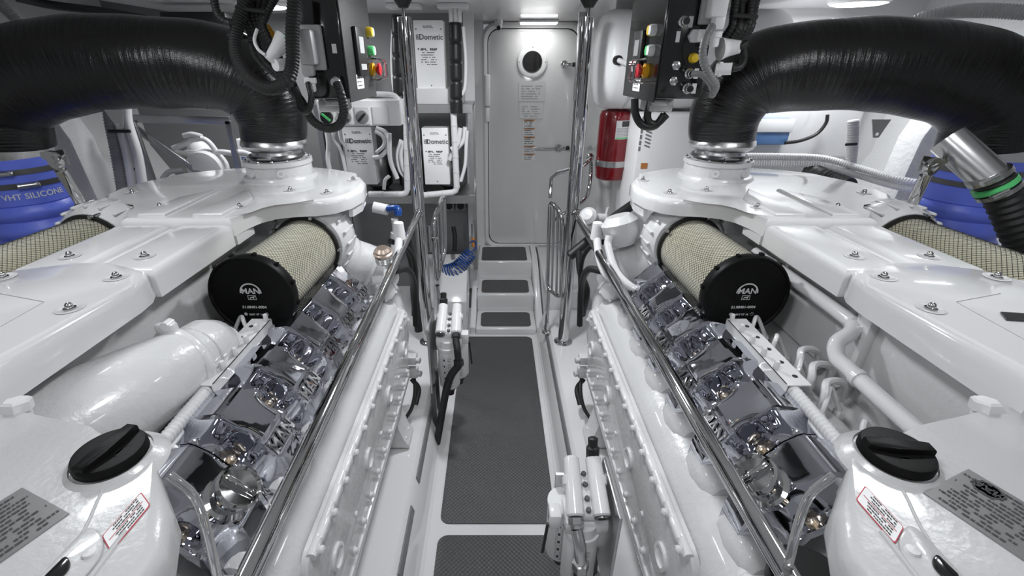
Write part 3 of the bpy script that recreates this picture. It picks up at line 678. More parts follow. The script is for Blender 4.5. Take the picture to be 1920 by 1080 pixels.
    mb = MB(); mb.tube([(.42, 1.88, .40), (.40, 1.80, .36), (.41, 1.74, .30), (.44, 1.70, .26)], .009, 8); mb.tube([(.43, 1.88, .36), (.39, 1.84, .33), (.40, 1.78, .28)], .012, 8); bld(mb, 'black_wiring', 'black_rubber')
    # coolant expansion tank with cap and plates
    tz = 1.285
    poly = [(.40, .06), (.396, .35), (.424, .406), (.50, .485), (.541, .517), (.643, .551), (.83, .597), (1.02, .62), (1.02, .06)]
    mb = MB(); mb.prism(poly, (0, 0, 1.215), (1, 0, 0), (0, 1, 0), (0, 0, .07), .022, 5, side='both'); mb.prism([(.66, .06), (.66, .36), (.70, .48), (.95, .52), (.95, .06)], (0, 0, .95), (1, 0, 0), (0, 1, 0), (0, 0, .23), .02); tk = bld(mb, 'expansion_tank', 'tank_paint')
    cw = P(207, 850, Z=tz+.012) if s < 0 else P(1680, 848, Z=tz+.012)
    cx, cy = abs(cw.x), cw.y
    mb = MB(); mb.lathe([(.068, -.012), (.060, -.002), (.0525, .003), (.050, .006), (.049, .002)], (cx, cy, tz), (0, 0, 1), 48); bld(mb, 'neck_collar', 'tank_paint', tk)
    mb = MB(); mb.tube([(.455, .37, tz), (.455, .27, tz), (.48, .14, tz)], .0035, 8); mb.tube([(.53, .43, tz), (.50, .33, tz), (.50, .10, tz)], .0022, 8); bld(mb, 'weld_seam', 'tank_paint', tk)
    co = V((cx, cy, tz+.003)); K = .77
    mb = MB(); mb.lathe([(.056*K, 0), (.0595*K, .003), (.0595*K, .013), (.0565*K, .017), (.050*K, .0175), (.001, .0155)], co, (0, 0, 1), 56)
    cp = bld(mb, 'filler_cap', 'cap_black')
    ang = math.radians(80 if s < 0 else -8); ux = V((math.cos(ang), math.sin(ang), 0)); uy = V((-ux.y, ux.x, 0))
    mb = MB(); g = [(-.056, -.008), (-.040, -.013), (-.01, -.015), (.03, -.012), (.056, -.010), (.056, .012), (.03, .015), (0, .013), (-.03, .016), (-.056, .012)]
    cw = co.copy(); cw.x *= s
    mb.prism([(p*K, q*K) for p, q in g], cw+V((0, 0, .013)), ux, uy, (0, 0, .013), .003, 2); mb.build('grip_bar', 'cap_black', cp)
    for uu in (uy*-.026, uy*.026):
        mb = MB(); rr = .010; mb.lathe([(rr, 0), (rr+.0008, .0006), (rr+.0016, 0)], cw+uu+V((0, 0, .0165)), (0, 0, 1), 28); mb.build('cap_emboss', 'cap_black', cp)
    # data plate (right way round from the engine's outer end)
    def quad_sticker(pts, name, m, border=None, parent=tk, h=.0012):
        m_ = MB(); m_.prism([(0, 0), (1, 0), (1, 1), (0, 1)], pts[0], pts[1]-pts[0], pts[3]-pts[0], V((0, 0, 1))*h); return m_.build(name, m, parent)
    zz = tz+.0005
    if s < 0: c0 = P(42, 915, Z=zz); c1 = P(170, 985, Z=zz); c3 = P(-60, 1010, Z=zz)
    else: c0 = P(1815, 880, Z=zz); c1 = P(1700, 940, Z=zz); c3 = P(1925, 965, Z=zz)
    e1 = (c1-c0); e3 = V((-e1.y, e1.x, 0)) if (V((-e1.y, e1.x, 0)).dot(c3-c0) > 0) else V((e1.y, -e1.x, 0)); e3 = e3.normalized()*.16; e1 = e1.normalized()*.105
    dp = quad_sticker([c0, c0+e1, None, c0+e3], 'data_plate', 'plate')
    mb = MB(); cc = c0+e1/2+e3/2+V((0, 0, .0016)); a_, b_ = -e1.normalized(), -e3.normalized()
    if a_.cross(b_).z < 0: a_ = -a_
    lines(mb, cc+b_*.035-a_*.0, b_, -a_ if (b_.cross(-a_)).z > 0 else a_, .085, .095, 12, .8, .4, seed=11)
    lines(mb, cc-b_*.055, b_, -a_ if (b_.cross(-a_)).z > 0 else a_, .05, .095, 9, .7, .45, seed=12)
    if s > 0:
        lg = cc+(-(c0+e3/2)+c0+e3/2)+(c0-cc)*.62; lg.z = cc.z; pl2 = MB(); pl2.lathe([(.013, 0), (.0145, .0004), (.016, 0)], lg, (0, 0, 1), 28); pl2.build('plate_ring', 'label_ink', dp)
        pl3 = MB(); pl3.text('MAN', lg, b_, (-a_ if (b_.cross(-a_)).z > 0 else a_), .016); pl3.build('plate_logo', 'label_ink', dp)
    mb.build('plate_print', 'label_ink', dp)
    # red bordered sticker on the tank top beside the cap
    if s < 0: A, B, D_ = P(191, 1007, Z=zz), P(265, 923, Z=zz), P(208, 1037, Z=zz)
    else: A, B, D_ = P(1622, 911, Z=zz), P(1695, 990, Z=zz), P(1604, 937, Z=zz)
    ex = B-A; ey = D_-A
    if ex.cross(ey).z < 0: A, ex = A+ex, -ex
    cen = A+ex/2+ey/2; xn, yn = ex.normalized(), ey.normalized(); W_, H_ = ex.length, ey.length
    mb = MB(); mb.prism(rrect(W_, H_, .004, 3), cen, xn, yn, (0, 0, .0010)); st = mb.build('red_bordered_sticker', 'label_red', tk)
    mb = MB(); mb.prism(rrect(W_-.003, H_-.003, .003, 3), cen, xn, yn, (0, 0, .0014)); mb.build('sticker_paper', 'label_white', st)
    mb = MB(); lines(mb, cen+V((0, 0, .0015))+yn*H_*.24, xn, yn, W_*.72, H_*.42, 3, .9, .5, seed=21); lines(mb, cen+V((0, 0, .0015))-yn*H_*.24, xn, yn, W_*.72, H_*.42, 3, .9, .5, seed=22); mb.build('sticker_print', 'label_ink', st)
    mb = MB(); mb.add([cen+xn*a*W_*.42+yn*b*.0006+V((0, 0, .0018)) for a, b in ((-1, -1), (1, -1), (1, 1), (-1, 1))], [(0, 1, 2, 3)]); mb.build('sticker_rule', 'label_red', st)
    # inspection plate with level glass nearest the camera
    ic = P(112, 1092, Z=zz) if s < 0 else P(1768, 1088, Z=zz)
    mb = MB(); R2 = xn; mb.prism(rrect(.11, .06, .02, 4), ic+V((0, 0, 0)), xn, yn, (0, 0, .004), .0015); ipn = mb.build('inspection_plate', 'tank_paint', tk)
    for k in (-1, 1):
        mb = MB(); mb.lathe([(.008, 0), (.007, .004), (0, .006)], ic+xn*.038*k+yn*.012+V((0, 0, .004)), (0, 0, 1), 14); mb.build('rivet', 'paint', ipn)
    mb = MB(); mb.prism(rrect(.034, .022, .008, 4), ic-yn*.008+V((0, 0, .004)), xn, yn, (0, 0, .004), .002); mb.build('level_glass', 'black_gloss', ipn)
    # overflow hose down the walkway side of the tank
    mb = MB(); mb.tube([(.515, .515, 1.22), (.475, .50, 1.17), (.44, .44, 1.05), (.43, .40, .92)], .007, 10); bld(mb, 'overflow_hose', 'clear')
    # hex plugs behind the tank
    for (x, y, z) in ((.80, .585, 1.28), (.72, .62, 1.12)):
        mb = MB(); mb.cyl((x, y, z-.05), (x, y+.01, z), .016, .016, 14); mb.hexn((x, y+.01, z), (0, .2, 1), .02, .02); bld(mb, 'breather_plug', 'paint')
    # lower corner near the camera: drive cover and belt guard
    mb = MB(); mb.lathe([(.10, 0), (.11, .02), (.10, .05), (.001, .055)], (.52, .46, .84), (-.2, -.4, 1), 32); bld(mb, 'drive_cover', 'casting')
    mb = MB(); mb.corr([(.50, .50, .92), (.54, .40, .93), (.62, .32, .93)], .03, .016, 16, .14); bld(mb, 'corrugated_duct', 'conduit')
    return root
engine(-1); er = engine(1); er.location.x += .018
# round black lid at the near corner of the right engine
q = P(1522, 1088, Z=1.0)
mb = MB(); mb.lathe([(.058, -.04), (.066, -.03), (.066, 0), (.060, .007), (.001, .009)], (q.x, q.y, 1.0), (0, 0, 1), 48)
tag(mb.build('round_lid', 'cap_black'), 'round black lid at the bottom edge beside the right handrail', 'lid')

# ================================================================== EXHAUSTS
def exhaust(s):
    side = 'left' if s < 0 else 'right'
    nx = .965
    root = thing('exhaust_pipe', 'thick black wrapped exhaust pipe arching over the %s engine' % side, 'exhaust pipe', (s*nx, 2.06, 1.432), 'wrapped exhaust pipes')
    path = [(.965, 2.06, 1.50), (.955, 2.06, 1.60), (.985, 2.05, 1.71), (1.10, 2.02, 1.785), (1.32, 1.98, 1.805), (1.56, 1.93, 1.80), (1.77, 1.88, 1.755), (1.90, 1.85, 1.665), (1.93, 1.85, 1.53)]
    if s > 0: nx = .983; path = [(x+(.018 if i < 3 else 0), y, z-(.008 if i > 2 else 0)) for i, (x, y, z) in enumerate(path)]
    rr = [.128, .140, .153, .160, .163, .166, .170, .170, .158]
    pts = [V((s*x, y, z)) for x, y, z in path]
    Pp = catmull(pts, 10); T, N = frames(Pp); m = len(Pp); n = 64; mb = MB(); vs = []; uv = []; fs = []
    rnd = random.Random(3)
    for i, p in enumerate(Pp):
        t = i/(m-1)*(len(rr)-1); j = min(int(t), len(rr)-2); r = rr[j]+(rr[j+1]-rr[j])*(t-j); B = T[i].cross(N[i])
        for k in range(n+1):
            a = 2*PI*k/n; r2 = r*(1+.010*math.sin(3*a+i*.35)+.006*math.sin(5*a-i*.8))
            vs.append(p+(N[i]*math.cos(a)+B*math.sin(a))*r2); uv.append((i/(m-1)*2.0, k/n))
    for i in range(m-1):
        for k in range(n): fs.append((i*(n+1)+k, i*(n+1)+k+1, (i+1)*(n+1)+k+1, (i+1)*(n+1)+k))
    mb.add(vs, fs); mb.build('wrap', 'exhaust_wrap', root, uvf=uv)
    # steel bellows foot on the engine neck
    mb = MB(); mb.lathe([(.098, 0), (.11, .004), (.11, .014), (.10, .02), (.098, .03), (.128, .045), (.137, .06), (.134, .075), (.12, .09)], (s*nx, 2.06, 1.434), (0, 0, 1), 48); mb.build('bellows_foot', 'exhaust_steel', root)
    mb = MB(); mb.lathe([(.112, .0), (.116, .006), (.112, .014)], (s*nx, 2.06, 1.438), (0, 0, 1), 40); mb.tube([(s*nx-.03, 1.94, 1.445), (s*nx+.03, 1.94, 1.445)], .006, 8, smooth=False); mb.build('band_clamp', 'dark_steel', root)
    # steel outlet piece at the outboard end
    e = pts[-1]; mb = MB(); mb.lathe([(.15, .05), (.155, .0), (.14, -.10), (.135, -.16), (.13, -.22)], e, (0, 0, 1), 48)
    mb.build('outlet_casting', 'exhaust_steel', root)
    mb = MB()
    if s < 0: q = P(218, 222, Y=1.80)
    else: q = P(1648, 240, Y=1.80)
    q = V((q.x, q.y, q.z)); mb.prism([(-.035, .03), (.035, .03), (.012, -.035), (-.008, -.035)], q, (1, 0, 0), (0, 0, 1), (0, .006, 0), .002); lg = mb.build('hanger_lug', 'brushed', root)
    mb = MB(); mb.lathe([(.006, 0), (.006, .001), (0, .001)], q+V((0, -.001, -.022)), (0, -1, 0), 12); mb.build('lug_hole', 'plastic_white' if s > 0 else 'grey_plastic', lg)
    if s > 0:   # side branch in polished steel
        a = P(1800, 285, Y=1.50); b = P(1875, 350, Y=1.42); mb = MB(); mb.cyl(a+V((0, .06, .03)), b, .052, .050, 32); mb.build('branch_pipe', 'steel', root)
    return pts[-1]
eL = exhaust(-1); eR = exhaust(1)
def blue_hose(s, e):
    side = 'left' if s < 0 else 'right'
    o = V((e.x, e.y, 1.478)); root = thing('silicone_hose', 'bright blue bellowed silicone hose under the %s exhaust outlet%s' % (side, ', lettered in white' if s < 0 else ', beside a black corrugated hose'), 'hose', (o.x, o.y, .9), 'blue exhaust hoses')
    R = .150; prof = [(R, 0), (R, -.17)]
    z = -.17
    for k in range(4): prof += [(R*.97, z-.004), (R*1.06, z-.022), (R*1.08, z-.035), (R*1.06, z-.048), (R*.96, z-.066)]; z -= .07
    prof += [(R, z), (R, z-.2)]
    mb = MB(); mb.lathe(prof, o, (0, 0, 1), 56); h = mb.build('hose_wall', 'blue_silicone', root)
    for dz in (-.045, -.095):
        mb = MB(); mb.lathe([(R+.001, dz+.010), (R+.004, dz+.010), (R+.004, dz-.010), (R+.001, dz-.010)], o, (0, 0, 1), 56); c = mb.build('hose_clamp', 'dark_steel', root)
        a = math.radians(-40 if s < 0 else -120) if dz < -.05 else math.radians(-60 if s < 0 else -110)
        p = o+V((math.cos(a)*(R+.012), math.sin(a)*(R+.012), dz)); d = V((-math.sin(a), math.cos(a), 0)); mb = MB(); mb.cyl(p-d*.028, p+d*.028, .010, .010, 12, .002); mb.hexn(p+d*.028, d, .009, .01); mb.build('clamp_screw', 'steel', c)
    if s < 0:
        txt = 'TRIDENT VHT SILICONE'; vs, fs, cx, cy = textdata(txt); sz = .030; RR = R+.0012; a0 = math.radians(-60)
        mb = MB(); out = []
        for p in vs:
            a = a0+(p.x-cx)*sz/RR; rr = RR+(p.z+.5)*.0006; out.append(o+V((math.cos(a)*rr, math.sin(a)*rr, -.135+(p.y-cy)*sz)))
        mb.add(out, fs); mb.build('hose_lettering', 'label_white', root)
blue_hose(-1, eL); blue_hose(1, eR)
# black corrugated hose with clips at the right edge
t = thing('corrugated_hose', 'black corrugated rubber hose with green tape at the far right edge', 'hose', P(1900, 440, Y=1.38))
mb = MB(); mb.corr([P(1862, 335, Y=1.43), P(1890, 385, Y=1.40), P(1910, 430, Y=1.38), P(1945, 500, Y=1.36)], .051, .022, 28, .10); mb.build('hose_wall', 'black_rubber', t)
a = P(1852, 327, Y=1.435); d = (P(1890, 385, Y=1.40)-a).normalized()
for k in (0, .035, .055):
    mb = MB(); mb.lathe([(.052, 0), (.056, 0), (.056, .014), (.052, .014)], a+d*(k), d, 32); c = mb.build('hose_clamp', 'green' if k == .035 else 'steel', t)
    if k != .035: mb = MB(); q = a+d*(k+.008)+V((-.045, -.05, .0)); mb.cyl(q-V((.02, 0, .012)), q+V((.02, 0, .012)), .009, n=12); mb.build('clamp_screw', 'steel', c)
# tie rods to the exhaust outlets
def tie_rod(s, top, mid, bot, label):
    t = thing('tie_rod', label, 'rod', bot)
    mb = MB(); d = (bot-top).normalized(); mb.tube([top, bot], .013, 12, smooth=False); mb.build('rod', 'chrome', t)
    mb = MB(); mb.cyl(mid-d*.12, mid+d*.02, .017, n=12, bev=.003); mb.build('sleeve', 'chrome', t)
    for k in (.03, .055): mb = MB(); mb.lathe([(.021, 0), (.021, .018)], mid+d*k, d, 6); mb.build('lock_nut', 'steel', t)
    mb = MB(); mb.lathe([(.028, -.008), (.03, 0), (.028, .008), (.012, .008)], top, (s*.3, -1, 0), 24); mb.cyl(top+V((0, -.012, 0)), top+V((0, .03, 0)), .012, n=12); mb.build('rod_eye', 'chrome', t)
    mb = MB(); mb.prism([(-.06, 0), (-.06, .02), (.02, .03), (.02, -.02)] if s < 0 else [(.06, 0), (.06, .02), (-.02, .03), (-.02, -.02)], top+V((0, .02, .0)), (1, 0, 0), (0, 0, 1), (0, .008, 0), .002); mb.build('rod_bracket', 'steel', t)
    mb = MB(); mb.sph(bot, .022); mb.build('lower_joint', 'steel', t)
tie_rod(-1, P(103, 300, Y=1.50), P(145, 370, Y=1.56), P(170, 408, Y=1.60), 'polished threaded tie rod between the left blue hose and its filter')
tie_rod(1, P(1747, 312, Y=1.50), P(1712, 380, Y=1.56), P(1690, 432, Y=1.60), 'polished threaded tie rod between the right blue hose and its filter')

# ================================================================== POLES, RAILS, GATES
YP = 2.48
def pole(s):
    side = 'left' if s < 0 else 'right'; x = s*.432
    t = thing('support_pole', 'thick polished steel pole from floor to ceiling %s of the walkway' % side, 'pole', (x, YP, LED), 'polished poles')
    mb = MB(); mb.lathe([(.034, 0), (.034, 1.80)], (x, YP, LED), (0, 0, 1), 36); mb.lathe([(.034, 1.795), (.030, 1.803), (.001, 1.805)], (x, YP, LED), (0, 0, 1), 36); mb.build('tube', 'chrome', t)
    mb = MB(); mb.lathe([(.058, 0), (.058, .006), (.045, .014), (.036, .018)], (x, YP, LED), (0, 0, 1), 36); mb.build('base_flange', 'chrome', t)
    mb = MB(); mb.cyl((x, YP, LED+1.80), (x, YP, ZC-.045), .008, n=12); mb.build('stud', 'dark_steel', t)
    mb = MB(); mb.lathe([(.022, 0), (.045, .035), (.05, .05)], (x, YP, ZC-.05), (0, 0, 1), 28); mb.build('ceiling_cone', 'black', t)
pole(-1); pole(1)
def rail(s):
    side = 'left' if s < 0 else 'right'
    a = P(785, 400, Y=YP-.03) if s < 0 else P(1080, 400, Y=YP-.03)
    b = P(463, 1080, Z=a.z) if s < 0 else P(1478, 1080, Z=a.z)
    d = (b-a).normalized(); e = b+d*.5
    t = thing('handrail', 'long polished steel handrail running along the %s engine' % side, 'handrail', a, 'handrails beside the engines')
    mb = MB(); mb.tube([a, e], .0185, 24, smooth=False); mb.build('tube', 'chrome', t)
    mb = MB(); mb.lathe([(.026, -.02), (.026, .01), (.02, .02)], a, d, 24); mb.build('end_fitting', 'chrome', t)
    mb = MB(); mb.tube([e, e+V((0, -.03, -.03)), e+V((0, -.03, -.3)), V((e.x, e.y-.03, LED))], .0185, 20, smooth=False); mb.build('near_post', 'chrome', t)
rail(-1); rail(1)
# left gate: folded back frame with bars
def gate(name, label, corners, Yg, r=.013, bars=3):
    t = thing(name, label, 'gate', corners[0])
    mb = MB(); cs = corners; pts = []
    n = len(cs)
    for i in range(n):
        p = cs[i]; a = (cs[(i-1) % n]-p).normalized(); b = (cs[(i+1) % n]-p).normalized(); pts += [p+a*.035, p+a*.012+b*.012, p+b*.035]
    pts.append(pts[0]); mb.tube(pts, r, 12, smooth=False); mb.build('frame', 'chrome', t)
    for k in range(1, bars+1):
        f = k/(bars+1); a = cs[0].lerp(cs[1], f); b = cs[3].lerp(cs[2], f); mb = MB(); mb.tube([a, b], r*.6, 10, smooth=False); mb.build('bar', 'chrome', t)
    return t
g1 = gate('chrome_gate', 'folded polished tube gate beside the left pole, above the coiled blue hose', [P(832, 365, Y=2.75), P(812, 415, Y=2.55), P(818, 530, Y=2.55), P(834, 470, Y=2.75)], 0, .015, 2)
q = P(820, 535, Y=2.56); mb = MB(); mb.lathe([(.05, 0), (.05, .008), (.02, .02), (.016, .06)], (q.x, q.y, LED), (0, 0, 1), 24); mb.cyl((q.x, q.y, LED), (q.x, q.y, q.z), .014); mb.build('gate_foot', 'chrome', g1)
mb = MB(); q = P(815, 447, Y=2.545); mb.box(q, (.05, .04, .025), None, .004); mb.cyl(q+V((-.03, 0, -.08)), q+V((-.03, 0, .08)), .018); mb.build('hinge', 'chrome', g1)
g2 = gate('chrome_gate', 'open polished tube gate with upright bars beside the right pole', [P(1032, 375, Y=2.60), P(1054, 402, Y=2.50), P(1052, 560, Y=2.50), P(1026, 540, Y=2.60)], 0, .013, 2)
mb = MB(); mb.tube([P(1032, 372, Y=2.62), P(1034, 335, Y=2.68), P(1045, 325, Y=2.70), P(1090, 313, Y=2.75), P(1108, 298, Y=2.80)], .012, 12, smooth=False); mb.build('top_arm', 'chrome', g2)
mb = MB(); mb.cyl(P(1056, 440, Y=2.5)-V((0, 0, .1)), P(1056, 440, Y=2.5)+V((0, 0, .06)), .019); mb.build('hinge', 'chrome', g2)
q = P(1028, 555, Y=2.60); mb = MB(); mb.cyl((q.x, q.y, LED), (q.x, q.y, q.z+.05), .012); mb.lathe([(.03, 0), (.03, .006), (.013, .012)], (q.x, q.y, LED), (0, 0, 1), 20); mb.build('gate_foot', 'chrome', g2)
t = thing('grab_rail', 'bent chrome grab rail between the right pole and the fire extinguisher', 'rail', P(1108, 298, Y=2.85))
mb = MB(); mb.tube([P(1108, 296, Y=2.95), P(1108, 320, Y=2.85), P(1104, 355, Y=2.80), P(1095, 375, Y=2.75), P(1075, 390, Y=2.66), P(1040, 412, Y=2.62)], .012, 12); mb.build('tube', 'chrome', t)
mb = MB(); mb.lathe([(.024, 0), (.024, .012), (.012, .02)], P(1106, 294, Y=3.0), (0, -1, 0), 20); mb.build('wall_rosette', 'chrome', t)

# ================================================================== FUEL FILTER UNITS
def fuel_filter(s, x, y, ztop, label):
    t = thing('fuel_filter', label, 'fuel filter', (x, y, 0), 'twin fuel filter units')
    k = 1.0
    R = .052
    # two canisters
    for dx, dy in ((.0, -.02), (-s*.04 if s > 0 else .04, .07)):
        c = V((x+dx, y+dy, 0)); mb = MB()
        mb.lathe([(.001, ztop-.40), (R*.8, ztop-.40), (R, ztop-.385), (R, ztop-.19), (R*.96, ztop-.175), (R*1.04, ztop-.17), (R*1.04, ztop-.155), (R*.6, ztop-.15)], c, (0, 0, 1), 36); cn = mb.build('canister', 'label_white', t)
        mb = MB(); mb.lathe([(.001, ztop-.455), (.018, ztop-.455), (.022, ztop-.43), (R*.8, ztop-.40)], c, (0, 0, 1), 24); mb.build('drain_bowl', 'black', cn)
        # printed panel wrapped on the can
        mb = MB(); a0 = math.radians(-95)
        for i in range(5):
            for j in range(2):
                aa = a0+(j-.5)*.52; zz = ztop-.215-.036*i
                for (da, db, dz0, dz1) in ((-.2, .2, .013, .0145), (-.2, .2, -.0145, -.013), (-.2, -.19, -.013, .013), (.19, .2, -.013, .013), (-.08, .08, -.006, .006)) if j == 0 else ((-.2, .15, .010, .012), (-.2, .2, .003, .005), (-.2, .1, -.004, -.002), (-.2, .18, -.011, -.009)):
                    vs = []
                    for a_, z_ in ((da, dz0), (db, dz0), (db, dz1), (da, dz1)): vs.append(c+V((math.cos(aa+a_)*(R+.0008), math.sin(aa+a_)*(R+.0008), zz+z_)))
                    mb.add(vs, [(0, 1, 2, 3)])
        mb.build('can_print', 'label_ink', cn)
    # head casting: two parallel barrels
    mb = MB()
    for dx in (-.03, .045):
        b0 = V((x+dx, y-.05, ztop-.075)); b1 = V((x+dx*.9, y+.10, ztop)); mb.cyl(b0, b1, .026, .024, 24, .005); mb.cyl(b0+V((0, .08, .03)), b0+V((0, .105, .045)), .030, .030, 20, .004)
    mb.box((x+.008, y+.02, ztop-.08), (.11, .13, .06), Matrix.Rotation(.35, 3, 'X'), .014, 3); mb.box((x+.008, y, ztop-.13), (.13, .10, .05), None, .012)
    mb.cyl((x, y-.02, ztop-.17), (x, y-.02, ztop-.12), .05, .045, 24)
    hd = mb.build('filter_head', 'gloss_white', t)
    for j in range(4):
        p = V((x+.008, y-.035+.03*j+(.01 if j > 1 else 0), ztop-.07+.011*j)); mb = MB(); mb.lathe([(.008, 0), (.008, .012), (.006, .014)], p, (0, -.35, 1), 8); mb.build('hex_plug', 'dark_steel', hd)
    for dx, mm in ((.045, 'dark_steel'),) if s > 0 else ((-.03, 'dark_steel'),):
        b0 = V((x+dx, y-.052, ztop-.076)); mb = MB(); mb.lathe([(.022, 0), (.022, .004), (.012, .004), (.012, .001), (.001, .001)], b0, (0, -.9, -.45), 20); mb.build('end_plug', mm, hd)
    dx = -.03 if s > 0 else .045
    b0 = V((x+dx, y-.05, ztop-.077)); mb = MB(); mb.lathe([(.022, 0), (.022, .018), (.016, .02), (.016, .03)], b0, (0, -.75, -.6), 6); b1 = b0+V((0, -.75, -.6)).normalized()*.03
    mb.tube([b1, b1+V((.008, -.03, -.035)), b1+V((.012, -.04, -.09))], .017, 14); mb.lathe([(.024, 0), (.024, .03)], b1+V((.012, -.04, -.085)), (.05, 0, -1), 6)
    mb.build('hose_fitting', 'steel' if s > 0 else 'black', t)
    b2 = b1+V((.014, -.04, -.11)); mb = MB(); mb.tube([b2, b2+V((0 if s > 0 else -.06, 0, -.12)), V((b2.x-.02*s if s > 0 else x-.075, b2.y, .02))], .019, 14); mb.build('fuel_hose', 'black_rubber', t)
    # far outlet fitting
    b3 = V((x+.04, y+.10, ztop)) if s > 0 else V((x-.027, y+.10, ztop)); mb = MB(); mb.lathe([(.020, -.01), (.021, .03), (.015, .035), (.016, .06), (.008, .064)], b3, (0, .35, .9), 8); mb.build('top_fitting', 'black', t)
    # selector lever block
    sx = -1 if s > 0 else 1
    mb = MB(); mb.box((x+sx*.085, y-.02, ztop-.11), (.035, .05, .055), None, .006); lb = mb.build('valve_block', 'gloss_white', t)
    mb = MB(); mb.tube([(x+sx*.105, y-.03, ztop-.13), (x+sx*.115, y-.03, ztop-.26)], .005, 8, smooth=False); mb.build('lever', 'black', lb)
    # bracket plate
    bx = x+s*.085
    mb = MB(); mb.bar(bx-.005, bx+.005, y-.09, y+.13, LED+.0 if False else ztop-.40, ztop-.03, .002); mb.bar(min(bx, bx-s*.15), max(bx, bx-s*.15), y+.12, y+.13, ztop-.28, ztop-.10); br = mb.build('mounting_bracket', 'brushed', t)
    mb = MB()
    for dy in (-.05, .08): mb.bar(bx-.012, bx+.012, y+dy-.012, y+dy+.012, LED if abs(bx) > .36 else .001, ztop-.38)
    mb.build('bracket_leg', 'dark_steel', t)
    return t
fuel_filter(-1, -.235, 1.90, .725, 'twin white fuel filter unit on a bracket by the left engine, further down the walkway')
fuel_filter(1, .258, .93, .715, 'twin white fuel filter unit by the right engine, closest to the camera')

